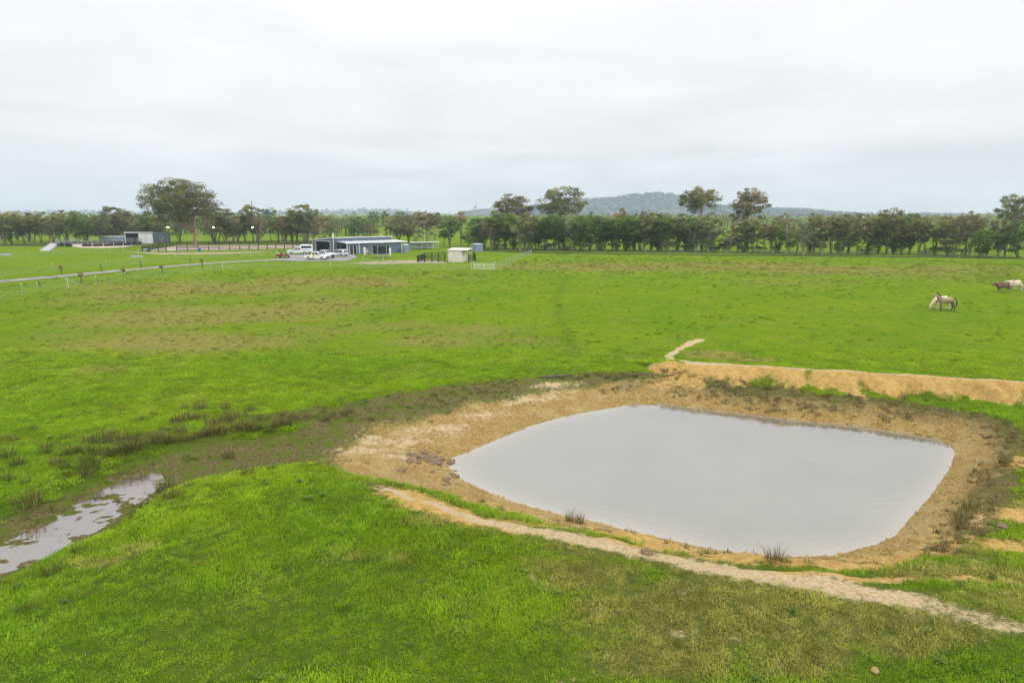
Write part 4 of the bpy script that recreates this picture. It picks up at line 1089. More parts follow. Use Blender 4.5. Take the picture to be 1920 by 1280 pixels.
# ================================================================== object materials
def steel_mat(name, col, pitch=0.19, rough=0.45):
    """ribbed sheet steel"""
    m, nt = new_mat(name); t = NT(nt)
    o = t.n('ShaderNodeTexCoord').outputs['Object']
    sp = t.n('ShaderNodeSeparateXYZ'); t.l(o, sp.inputs[0])
    w = t.math('SINE', t.math('MULTIPLY', t.math('ADD', sp.outputs[0], sp.outputs[1]), 6.283 / pitch))
    f = t.noise(o, 1.5, 4, .6)
    c = t.mix(t.rng(f, .3, .7), tuple(q * .9 for q in col), tuple(min(1, q * 1.08) for q in col))
    t.out(t.bsdf(c, rough, t.bump(w, .5, .02), 0.0, .4)); return m
M_BLUE = steel_mat("blue_grey_steel", (0.115, 0.150, 0.205))
M_BLUE2 = steel_mat("light_blue_steel", (0.185, 0.245, 0.330))
M_ROOF = steel_mat("pale_roof_steel", (0.47, 0.50, 0.54), .25, .4)
M_WHITE = simple_mat("white_paint", (0.76, 0.76, 0.74), .4, .05)
M_CREAM = steel_mat("cream_steel", (0.66, 0.62, 0.56), .5)
M_DOORW = steel_mat("pale_sliding_door_steel", (0.66, 0.68, 0.67), .3)
M_GLASS = simple_mat("dark_glass", (0.02, 0.025, 0.03), .06, .1, 1, 0, 0, .8)
M_BLACKT = simple_mat("black_timber", (0.022, 0.021, 0.022), .75, .3, 3, 0, .3)
M_DARK = simple_mat("dark_plastic", (0.02, 0.02, 0.022), .6)
M_TYRE = simple_mat("tyre_rubber", (0.025, 0.025, 0.026), .85)
M_RIM = simple_mat("wheel_alloy", (0.45, 0.46, 0.48), .3, .05, 3, .7)
M_GALV = simple_mat("galvanised_steel", (0.52, 0.55, 0.56), .4, .12, 4, .3)
M_POST = simple_mat("pale_fence_post", (0.33, 0.37, 0.33), .5, .15)
M_WIRE = simple_mat("fence_wire", (0.34, 0.40, 0.34), .45, .1, 2, .3)
M_RED = simple_mat("red_paint", (0.24, 0.025, 0.025), .4)
M_PINK = simple_mat("pink_plastic", (0.62, 0.24, 0.24), .5)
M_BLUEP = simple_mat("blue_plastic", (0.03, 0.09, 0.42), .4)
M_SILVER = simple_mat("silver_car_paint", (0.62, 0.64, 0.66), .25, .04, 1, .1)
M_WHITECAR = simple_mat("white_car_paint", (0.80, 0.80, 0.80), .22, .03, 1)
M_YELLOW = simple_mat("yellow_print", (0.68, 0.62, 0.02), .5)
M_LAMPR = simple_mat("red_lamp_lens", (0.45, 0.02, 0.02), .2)
M_LENS = simple_mat("clear_lamp_lens", (0.75, 0.78, 0.8), .1)
M_SAND = simple_mat("arena_sand", (0.40, 0.33, 0.24), .95, .15, .6, 0, .2)
M_BARE = simple_mat("worn_ground", (0.27, 0.23, 0.13), .95, .3, .5, 0, .4)
M_CONC = simple_mat("grey_concrete", (0.36, 0.36, 0.36), .85, .12, 1)
def gravel_mat():
    m, nt = new_mat("drive_gravel"); t = NT(nt)
    p = t.n('ShaderNodeNewGeometry').outputs['Position']
    c = t.mix(t.rng(t.noise(p, .6, 5, .65), .35, .65), (0.16, 0.158, 0.156), (0.28, 0.27, 0.256))
    t.out(t.bsdf(c, .95, t.bump(t.noise(p, 9, 4, .7), .5, .04))); return m
M_GRAVEL = gravel_mat()
def net_mat():
    m, nt = new_mat("black_net"); t = NT(nt)
    d = t.n('ShaderNodeBsdfDiffuse'); d.inputs['Color'].default_value = (.015, .018, .018, 1)
    tr = t.n('ShaderNodeBsdfTransparent'); ms = t.n('ShaderNodeMixShader'); ms.inputs[0].default_value = .38
    t.l(d.outputs[0], ms.inputs[1]); t.l(tr.outputs[0], ms.inputs[2]); t.out(ms.outputs[0]); return m
M_NET = net_mat()
def lamp_mat():
    m, nt = new_mat("lit_lamp"); t = NT(nt)
    e = t.n('ShaderNodeEmission'); e.inputs['Color'].default_value = (1, .80, .45, 1); e.inputs['Strength'].default_value = 14
    t.out(e.outputs[0]); return m
M_LIT = lamp_mat()

# ================================================================== drive, yard and arena floor
def densify(pts, step):
    out = []
    for a, b in zip(pts[:-1], pts[1:]):
        n = max(1, int(math.hypot(b[0]-a[0], b[1]-a[1]) / step))
        out += [(a[0]+(b[0]-a[0])*i/n, a[1]+(b[1]-a[1])*i/n) for i in range(n)]
    return out + [pts[-1]]
def catmull(pts, n=10):
    P = [Vector(p) for p in pts]; P = [2*P[0]-P[1]] + P + [2*P[-1]-P[-2]]; o = []
    for i in range(1, len(P) - 2):
        for k in range(n):
            u = k / n; a, b, c, d = P[i-1], P[i], P[i+1], P[i+2]
            o.append(tuple(0.5*((2*b)+(c-a)*u+(2*a-5*b+4*c-d)*u*u+(3*b-a-3*c+d)*u**3)))
    return o + [tuple(P[-2])]
def ribbon(name, line, widths, mat, label, lift):
    n = len(line); V = []; F = []
    for i, (x, y) in enumerate(line):
        a = Vector(line[max(i-1, 0)]); b = Vector(line[min(i+1, n-1)]); d = (b - a).normalized(); nn = Vector((-d.y, d.x))
        w = widths if not callable(widths) else widths(i / (n - 1))
        for k in (-1, -.5, 0, .5, 1): V.append((x + nn.x*w/2*k, y + nn.y*w/2*k))
    z, _ = terrain(np.array(V)); V = [(x, y, q + lift) for (x, y), q in zip(V, z)]
    for i in range(n - 1):
        for k in range(4): F.append((i*5+k, i*5+k+1, (i+1)*5+k+1, (i+1)*5+k))
    me = bpy.data.meshes.new(name); me.from_pydata(V, [], F); me.update()
    bm = bmesh.new(); bm.from_mesh(me); bm.normal_update()
    for f in bm.faces:
        if f.normal.z < 0: f.normal_flip()
    bm.to_mesh(me); bm.free()
    return tag(link_mesh(name, me, mat), label, None, None, "structure")
drive_px = [(-160,541),(-60,533),(0,528),(100,519.5),(200,510.5),(300,502),(400,493.5),(470,489),(530,486.5),(600,486),(660,486)]
drive = catmull([G0(*q) for q in drive_px], 10)
ribbon("driveway", drive, lambda u: 3.4 + 9.0 * sstep(.72, .90, np.array(u)), M_GRAVEL, "pale grey gravel driveway running to the sheds", .05)
def patch(name, px, mat, label, lift):
    pts = densify([G0(*q) for q in px] + [G0(*px[0])], 4.0)[:-1]
    z = terrain(np.array(pts))[0]
    me = bpy.data.meshes.new(name); bm = bmesh.new()
    vs = [bm.verts.new((x, y, q + lift)) for (x, y), q in zip(pts, z)]
    bmesh.ops.triangle_fill(bm, edges=[bm.edges.new((vs[i], vs[(i+1) % len(vs)])) for i in range(len(vs))], use_beauty=True)
    bm.normal_update()
    for f in bm.faces:
        if f.normal.z < 0: f.normal_flip()
    bm.to_mesh(me); bm.free()
    return tag(link_mesh(name, me, mat), label, None, None, "structure")
patch("yard_apron", [(540,478),(625,475.5),(665,478),(668,483),(600,485),(540,484)], M_GRAVEL, "gravel apron in front of the main shed", .09)
patch("arena_floor", [(268,471.5),(420,469),(575,464.5),(590,459.5),(450,459.8),(330,460.3)], M_SAND, "sandy floor of the fenced riding arena", .06)
patch("worn_strip", [(225,472),(300,474.5),(420,473),(520,471),(420,476.5),(300,478)], M_BARE, "worn pale track along the arena fence", .05)
patch("worn_strip", [(650,494),(720,489.5),(790,487),(836,491),(836,495),(780,494),(700,497)], M_BARE, "worn pale track leading to the cream shelter", .05)
patch("round_pen_floor", [(122,461),(150,465),(190,466),(230,464.5),(255,460),(235,456),(190,454.5),(140,456)], M_SAND, "sandy floor of the round pen", .06)

# ================================================================== fences
def unit_post(name, h, r, n=6):
    return MB().tube([(0, 0, -.15), (0, 0, h)], r, n).mesh(name)
POST_ME = unit_post("picket", 1.3, .024); CAP_ME = MB().tube([(0, 0, 1.28), (0, 0, 1.40)], .05, 6).mesh("cap"); STR_ME = unit_post("strainer", 1.45, .05, 8)
def wire_fence(line_px, label, spacing=5.5, strainers=(), wires=(.15, .4, .65, .9, 1.15), netting=True, name="wire_fence"):
    pts = [G0(*q) for q in line_px]
    line = densify(pts, spacing)
    z = terrain(np.array(line))[0]; L3 = [Vector((x, y, q)) for (x, y), q in zip(line, z)]
    o = L3[0].copy(); e = empty(name, o, 0, label, "fence")
    for v in L3:
        q = link_mesh("post", POST_ME, M_POST, e, v - o); link_mesh("cap", CAP_ME, M_WHITE, q)
    for h in wires: MB().tube([v - o + Vector((0, 0, h)) for v in L3], .006, 4).build("wire", M_WIRE, e)
    if netting:
        mb = MB()
        fine = densify(line, .45)
        zz = terrain(np.array(fine))[0]
        for (x, y), q in zip(fine, zz):
            p = Vector((x, y, q)) - o; mb.add([p + Vector((-.005, 0, .05)), p + Vector((.005, 0, .05)), p + Vector((.005, 0, 1.15)), p + Vector((-.005, 0, 1.15))], [(0, 1, 2, 3)])
        tag(mb.build("netting", M_WIRE, e), None, None, None, "stuff")
    for px, py, sx in strainers:
        p = G(px, py) - o
        link_mesh("strainer_post", STR_ME, M_GALV, e, p)
        MB().tube([p + Vector((0, 0, 1.2)), p + Vector((sx * 2.2, .6, .05))], .028, 6).build("stay", M_POST, e)
    return e
wire_fence([(-120,590),(0,562),(42,554),(71,550),(125,541),(181,535),(235,529),(302,521),(396,509),(418,507.5),(500,504),(560,503),(620,501)],
           "wire netting fence along the near side of the drive", 5.5, [(128,541,1), (418,508,1), (620,501.5,-1)])
wire_fence([(-120,530),(0,519),(100,510),(200,500.5),(330,490.5),(450,481.5),(520,479)], "wire netting fence along the far side of the drive", 6.0, [(470,482,-1)])
wire_fence([(620,501),(700,504),(780,506),(850,506.5),(886,506)], "wire netting fence between drive corner and white gate", 5.5, [(884,506.5,-1)])
wire_fence([(929,506),(950,498),(975,487),(996,478.5)], "wire netting fence running back from the white gate", 4.0, [(995,479,-1)])
wire_fence([(640,499),(719,492),(768,497)], "short wire fence in front of the trampoline lawn", 5.0, [(719,492,-1)], netting=False)
wire_fence([(0,486),(100,479),(180,474),(260,478.5)], "thin white-capped wire fence in front of the round pen", 6.0, [(100,478,1)], netting=False)
wire_fence([(940,470.5),(1120,473.5),(1350,476.5),(1600,480.5),(1940,487)], "thin wire fence along the foot of the shelterbelt", 6.0, [], (.3, .6, .9, 1.15), False)
# gate
pa, pb = G(889, 506.5), G(926, 506.5); ge = empty("farm_gate", pa, math.atan2(pb.y - pa.y, pb.x - pa.x), "white tubular farm gate near the cream shelter", "gate"); gl = (pb - pa).length
for zz in (.25, .48, .72, .96, 1.2): MB().tube([(.1, 0, zz), (gl - .1, 0, zz)], .03, 6).build("rail", M_WHITE, ge)
for xx in (.1, gl / 2, gl - .1): MB().tube([(xx, .004, .22), (xx, .004, 1.22)], .03, 6).build("upright", M_WHITE, ge)
for xx in (-.1, gl + .1): MB().tube([(xx, 0, -.2), (xx, 0, 1.5)], .07, 8).build("gate_post", M_GALV, ge)

def rail_fence(line_px, label, spacing=2.4, h=1.35, rails=(.45, .85, 1.25), mat=M_BLACKT, name="rail_fence", closed=False, pw=.09):
    pts = [G0(*q) for q in line_px]
    if closed: pts.append(pts[0])
    o = Vector((*pts[0], Zat(*pts[0]))); e = empty(name, o, 0, label, "fence")
    pm = MB().box(-pw, pw, -pw, pw, -.2, h).mesh("rail_post")
    for a, b in zip(pts[:-1], pts[1:]):
        n = max(1, round(math.hypot(b[0]-a[0], b[1]-a[1]) / spacing)); an = math.atan2(b[1]-a[1], b[0]-a[0]); L = math.hypot(b[0]-a[0], b[1]-a[1]) / n
        rm = MB().box(0, L - .01, -.03, .03, -.075, .075).mesh("rail_board")
        for i in range(n + 1):
            x, y = a[0]+(b[0]-a[0])*i/n, a[1]+(b[1]-a[1])*i/n; z = Zat(x, y)
            link_mesh("post", pm, mat, e, Vector((x, y, z)) - o, an)
            if i < n:
                for hh in rails: link_mesh("rail", rm, mat, e, Vector((x, y, z + hh)) - o + Vector((math.sin(an)*.12, -math.cos(an)*.12, 0)), an)
    return e
rail_fence([(267,471.5),(312,471.8)], "short black rail fence at the arena's left front corner", 2.6)
rail_fence([(331,472),(450,469.5),(580,464.5)], "long black post and rail fence along the arena's front", 2.6)
rail_fence([(331,460.8),(450,460),(590,459.5)], "black post and rail fence along the arena's far side", 3.0)
rail_fence([(267,471),(300,465),(331,461)], "black post and rail fence closing the arena's left end", 2.6)
rail_fence([(783,491.5),(797,485),(835,484)], "black rail yard fence behind the cream shelter's left side", 1.5, 1.35)
rail_fence([(783,491.8),(810,492),(834,492)], "black rail yard fence left of the cream shelter, front", 1.5, 1.45)
rail_fence([(879,490),(891,489.5),(888,483.5)], "small black rail yard right of the cream shelter", .9, 1.45)

# round pen
c = G(188, 459.5); RP = 12.0
e = empty("round_pen", c, 0, "round horse pen with pale posts and dark kickboards on the left", "pen")
pm = MB().tube([(0, 0, -.1), (0, 0, 2.0)], .06, 6).mesh("pen_post"); N_ = 26
for i in range(N_):
    a = 2*math.pi*i/N_; b = 2*math.pi*(i+1)/N_
    link_mesh("post", pm, M_POST, e, (RP*math.cos(a), RP*math.sin(a), 0))
    for hh in (1.1, 1.5, 1.9): MB().tube([(RP*math.cos(a), RP*math.sin(a), hh), (RP*math.cos(b), RP*math.sin(b), hh)], .035, 5).build("rail", M_POST, e)
    m = M_CREAM if i == 19 else (M_BLUEP if i == 15 else M_DARK)
    a0, b0 = a + .01, b - .01; r1 = RP - .08
    MB().hexa([(r1*math.cos(a0), r1*math.sin(a0), .02), (r1*math.cos(b0), r1*math.sin(b0), .02), ((r1-.05)*math.cos(b0), (r1-.05)*math.sin(b0), .02), ((r1-.05)*math.cos(a0), (r1-.05)*math.sin(a0), .02)],
              [(r1*math.cos(a0), r1*math.sin(a0), .85), (r1*math.cos(b0), r1*math.sin(b0), .85), ((r1-.05)*math.cos(b0), (r1-.05)*math.sin(b0), .85), ((r1-.05)*math.cos(a0), (r1-.05)*math.sin(a0), .85)]).build("kickboard", m, e)

# ================================================================== buildings
# main shed: local x along the long front, local y towards the back-left; origin at the near corner
C0 = G(626, 476); TH = R(40)
e = empty("main_shed", C0, TH, "long blue-grey steel shed with open roller door and white-roofed lean-to", "shed")
Ls, Ws, HF, HB = 16.5, 12.5, 3.95, 3.15
hz = lambda y: HF + (HB - HF) * y / Ws
def wall_y(x0, x1, y0, y1, top):                    # slab in the x = const plane with sloping top
    return MB().hexa([(x0,y0,0),(x1,y0,0),(x1,y1,0),(x0,y1,0)], [(x0,y0,top(y0)),(x1,y0,top(y0)),(x1,y1,top(y1)),(x0,y1,top(y1))])
wall_y(0, .12, 0, 1.9, hz).build("wall", M_BLUE, e)
wall_y(0, .12, 10.4, Ws, hz).build("wall", M_BLUE, e)
MB().hexa([(0,1.903,3.0),(.12,1.903,3.0),(.12,10.397,3.0),(0,10.397,3.0)], [(0,1.903,hz(1.9)),(.12,1.903,hz(1.9)),(.12,10.397,hz(10.4)),(0,10.397,hz(10.4))]).build("wall", M_BLUE, e)
MB().box(.123, Ls, 0, .12, 0, HF - .01).build("wall", M_BLUE, e)
MB().box(.123, Ls - .12, Ws - .12, Ws, 0, HB).build("wall", M_BLUE, e)
wall_y(Ls + .002, Ls + .12, 0, Ws, hz).build("wall", M_BLUE, e)
rf = MB().hexa([(-.25,-.2,HF+.03),(Ls+.3,-.2,HF+.03),(Ls+.3,Ws+.3,HB+.01),(-.25,Ws+.3,HB+.01)], [(-.25,-.2,HF+.13),(Ls+.3,-.2,HF+.13),(Ls+.3,Ws+.3,HB+.11),(-.25,Ws+.3,HB+.11)]).build("roof", M_ROOF, e)
MB().box(-.3, Ls + .35, -.26, -.203, HF - .02, HF + .16).build("gutter", M_WHITE, e)
MB().hexa([(-.3,-.2,HF-.04),(-.254,-.2,HF-.04),(-.254,Ws+.3,HB-.06),(-.3,Ws+.3,HB-.06)], [(-.3,-.2,HF+.15),(-.254,-.2,HF+.15),(-.254,Ws+.3,HB+.13),(-.3,Ws+.3,HB+.13)]).build("barge_trim", M_WHITE, e)
dr = MB().box(-.05, -.003, 1.75, 1.95, 0, 3.1).build("door_frame", M_WHITE, e); MB().box(-.05, -.003, 10.35, 10.55, 0, 3.1).build("door_frame", M_WHITE, e); MB().box(-.05, -.003, 1.953, 10.347, 2.97, 3.12).build("door_frame", M_WHITE, e)
MB().box(-.09, .02, -.09, -.003, 0, HF).build("corner_trim", M_WHITE, e)
MB().box(-.06, -.003, Ws - .12, Ws + .04, 0, HB).build("corner_trim", M_WHITE, e)
MB().box(.2, Ls - .2, .2, Ws - .2, -.02, .04).build("floor_slab", M_CONC, e)
MB().tube([(1.0,2.2,HF-.2),(1.0,2.2,HF+1.25)], .13, 8).build("flue", M_WHITE, e)
# lean-to
DA = 5.2; ZA, ZB = 3.05, 2.78; za = lambda y: ZA + (ZB - ZA) * (-y) / DA
ar = MB().hexa([(.7,-.01,ZA),(18.2,-.01,ZA),(18.2,-DA-.4,ZB),(.7,-DA-.4,ZB)], [(.7,-.01,ZA+.09),(18.2,-.01,ZA+.09),(18.2,-DA-.4,ZB+.09),(.7,-DA-.4,ZB+.09)]).build("lean_to_roof", M_ROOF, e)
MB().box(.66, 18.25, -DA - .48, -DA - .404, ZB - .08, ZB + .12).build("gutter", M_WHITE, e)
fy0, fy1 = -DA + .1, -DA
for x0, x1, z0, z1 in ((1.2,1.75,0,ZB-.02),(1.752,3.75,2.15,ZB-.02),(3.752,16.6,0,ZB-.02)): MB().box(x0, x1, fy1, fy0, z0, z1).build("lean_to_wall", M_BLUE, e)
wall_y(16.603, 16.7, -DA, -.01, lambda y: za(y) - .02).build("lean_to_wall", M_BLUE, e)
d = MB().box(1.78, 3.72, fy0 - .06, fy0 - .02, .05, 2.12).build("sliding_door", M_GLASS, e)
for x in (1.76, 2.72, 3.66): MB().box(x, x + .09, fy1 - .03, fy1 + .03, .03, 2.14).build("door_stile", M_WHITE, d)
for x in (1.0, 4.3, 16.5): MB().box(x, x + .14, fy1 - .16, fy1 - .003, 0, ZB).build("post", M_WHITE, e)
w = MB().box(5.0, 6.9, -.06, -.003, 1.25, 2.15).build("window", M_GLASS, e)
for a in ((4.95,6.95,2.15,2.22),(4.95,6.95,1.18,1.25),(4.95,5.02,1.25,2.15),(6.88,6.95,1.25,2.15),(5.9,5.98,1.25,2.15)): MB().box(a[0], a[1], -.09, -.062, a[2], a[3]).build("frame", M_WHITE, w)
w = MB().box(1.2, 2.6, -.06, -.003, 1.1, 2.0).build("window", M_GLASS, e)
for a in ((1.15,2.65,2.0,2.07),(1.15,2.65,1.03,1.1),(1.87,1.93,1.1,2.0)): MB().box(a[0], a[1], -.09, -.062, a[2], a[3]).build("frame", M_WHITE, w)
def local_thing(parent_loc, rz, x, y):
    return parent_loc + Vector((x*math.cos(rz) - y*math.sin(rz), x*math.sin(rz) + y*math.cos(rz), 0))
# clutter seen inside the open roller door
for x, y, sz, m, nm, lab in ((3.5,3.2,(.9,2.2,1.9),M_DARK,"storage_rack","dark storage rack inside the open shed door, right"),(4.0,6.5,(.8,2.0,1.5),M_BLUE2,"tool_cabinet","blue tool cabinet inside the open shed door, middle"),(3.6,9.0,(.9,1.4,1.1),M_GALV,"work_bench","grey work bench inside the open shed door, left")):
    q = empty(nm, local_thing(C0, TH, x, y) + Vector((0, 0, .05)), TH, lab, nm.split("_")[1])
    MB().box(-sz[0]/2, sz[0]/2, -sz[1]/2, sz[1]/2, sz[2]*.42, sz[2]*.48).build("shelf", m, q)
    MB().box(-sz[0]/2, sz[0]/2, -sz[1]/2, sz[1]/2, sz[2]-.06, sz[2]).build("top", m, q)
    for a in (-1, 1):
        for b in (-1, 1): MB().box(a*sz[0]/2-.04, a*sz[0]/2+.04, b*sz[1]/2-.04, b*sz[1]/2+.04, 0, sz[2]-.062).build("leg", m, q)
    for k in range(4): MB().box(-sz[0]*.3, sz[0]*.3, -sz[1]*.4+k*sz[1]*.21, -sz[1]*.4+k*sz[1]*.21+.3, sz[2]*.482, sz[2]*.482+.3+.1*(k % 2)).build("bin", (M_WHITE, M_YELLOW, M_GALV, M_BLUEP)[k], q)

def tank(px, py, r, h, label):
    q = empty("water_tank", G(px, py), 0, label, "tank")
    MB().lathe([(r, 0)] + [(r + (.03 if k % 2 else 0), h*k/10) for k in range(1, 10)] + [(r, h)], 28).build("shell", M_BLUE2, q, smooth=False)
    MB().lathe([(r + .06, h), (r + .06, h + .04), (r*.5, h + .18), (.01, h + .25)], 28).build("lid", M_ROOF, q)
tank(761, 474, .82, 2.05, "small blue round water tank at the shed's right end")
tank(895, 471.5, 1.55, 1.95, "large blue round water tank behind the cream shelter")
# open stable row with pale roof
pa, pb = G(769, 468.5), G(822, 467); L = (pb - pa).length
q = empty("stable_row", pa, math.atan2(pb.y - pa.y, pb.x - pa.x), "long low open stable row with pale roof behind the yards", "stable")
MB().hexa([(-.2,-.3,2.1),(L+.2,-.3,2.1),(L+.2,4,1.8),(-.2,4,1.8)], [(-.2,-.3,2.18),(L+.2,-.3,2.18),(L+.2,4,1.88),(-.2,4,1.88)]).build("roof", M_ROOF, q)
MB().box(-.1, L + .1, -.36, -.303, 1.95, 2.2).build("fascia", M_WHITE, q)
MB().box(0, L, 3.7, 3.8, 0, 1.75).build("back_wall", M_GALV, q)
for i in range(6):
    x = L * i / 5; MB().box(x - .05, x + .05, -.05, .05, 0, 2.08).build("post", M_GALV, q)
    if i < 5:
        for zz in (.4, .8, 1.2): MB().tube([(x + .06, 0, zz), (x + L/5 - .06, 0, zz)], .03, 5).build("rail", M_GALV, q)
# cream shelter
p = G(866, 491.5); q = empty("field_shelter", p, R(-14), "cream steel field shelter standing beside black rail yards", "shelter")
MB().box(-3.0, 0, 0, .06, 0, 2.45).build("wall", M_CREAM, q); MB().box(-.06, 0, .063, 3.2, 0, 2.45).build("wall", M_CREAM, q); MB().box(-3.0, -2.94, .063, 3.2, 0, 2.45).build("wall", M_CREAM, q)
MB().hexa([(-3.15,-.15,2.452),(1.3,-.15,2.452),(1.3,3.5,2.72),(-3.15,3.5,2.72)], [(-3.15,-.15,2.52),(1.3,-.15,2.52),(1.3,3.5,2.79),(-3.15,3.5,2.79)]).build("roof", M_CREAM, q)
for y in (.1, 3.2): MB().box(1.1, 1.2, y, y + .1, 0, 2.44).build("post", M_GALV, q)
# left machinery shed
p = G(288, 457); q = empty("machinery_shed", p, 0, "blue-grey shed with two pale sliding doors and an open bay", "shed")
WL, DL, H0, H1 = 9.4, 12.0, 3.75, 3.2
tp = lambda y: H0 + (H1 - H0) * y / DL
wall_y(-.1, 0, 0, DL, tp).build("wall", M_BLUE, q); wall_y(-WL, -WL + .1, 0, DL, tp).build("wall", M_BLUE, q); MB().box(-WL + .103, -.103, DL - .1, DL, 0, H1).build("wall", M_BLUE, q)
MB().box(-WL + .103, -.103, 0, .1, 3.35, H0 - .01).build("header_beam", M_BLUE, q)
MB().hexa([(-WL-.2,-.25,H0+.01),(.2,-.25,H0+.01),(.2,DL+.2,H1),(-WL-.2,DL+.2,H1)], [(-WL-.2,-.25,H0+.12),(.2,-.25,H0+.12),(.2,DL+.2,H1+.11),(-WL-.2,DL+.2,H1+.11)]).build("roof", M_ROOF, q)
MB().box(-WL - .24, .24, -.3, -.253, H0 - .1, H0 + .16).build("gutter", M_WHITE, q)
MB().box(-4.85, -2.55, -.08, -.003, .05, 3.4).build("sliding_door", M_DOORW, q); MB().box(-2.45, -.1, -.08, -.003, .05, 3.4).build("sliding_door", M_DOORW, q)
MB().box(-WL - .02, -WL + .1, -.12, -.003, 0, H0).build("corner_post", M_WHITE, q)
w = MB().box(.003, .06, 4.2, 6.2, 1.3, 2.3).build("window", M_GLASS, q)
for a in ((4.1,6.3,2.3,2.4),(4.1,6.3,1.2,1.3),(4.1,4.2,1.3,2.3),(6.2,6.3,1.3,2.3),(5.15,5.25,1.3,2.3)): MB().box(.062, .1, a[0], a[1], a[2], a[3]).build("frame", M_WHITE, w)
p = G(236, 456.8); q = empty("low_shed", p, 0, "low blue-grey shed standing left of the machinery shed", "shed")
MB().box(-8.0, 0, 0, 5, 0, 2.35).build("wall", M_BLUE2, q); MB().hexa([(-8.2,-.2,2.36),(.1,-.2,2.36),(.1,5.2,2.1),(-8.2,5.2,2.1)], [(-8.2,-.2,2.6),(.1,-.2,2.6),(.1,5.2,2.45),(-8.2,5.2,2.45)]).build("roof", M_ROOF, q)
MB().box(-8.2, .1, -.25, -.203, 2.3, 2.55).build("fascia", M_WHITE, q)

# lit arena lamps and a power pole
for px, py, ly, lab in ((319,463,428,"lit arena floodlight beside the machinery shed"),(403,459,428,"lit arena floodlight right of the largest gum"),(476,458.5,428,"lit arena floodlight before the middle of the tree row")):
    p = G(px, py); dx, dy, dz = ray(px, ly); hh = CAM_H + dz * p.y / dy - p.z
    q = empty("flood_light", p, 0, lab, "light")
    MB().tube([(0,0,-.2),(0,0,hh)], [.10,.07], 8).build("pole", M_DARK, q); MB().box(-.45, .45, -.06, .06, hh, hh + .09).build("arm", M_DARK, q)
    hd = MB().box(-.32, .32, -.2, .05, hh + .092, hh + .42).build("lamp_head", M_DARK, q); MB().box(-.30, .30, -.23, -.203, hh + .10, hh + .41).build("lens", M_LIT, hd)
p = G(796, 458); q = empty("light_pole", p, 0, "thin unlit pole with twin lamps behind the stable row", "pole")
MB().tube([(0,0,-.2),(0,0,7.2)], [.09,.06], 8).build("pole", M_GALV, q)
MB().tube([(-.9,0,7.0),(0,0,7.25),(.9,0,7.0)], .04, 6).build("arm", M_GALV, q)
for s_ in (-1, 1): MB().box(s_*.9 - .25, s_*.9 + .25, -.12, .12, 6.92, 7.03).build("lamp_head", M_GALV, q)

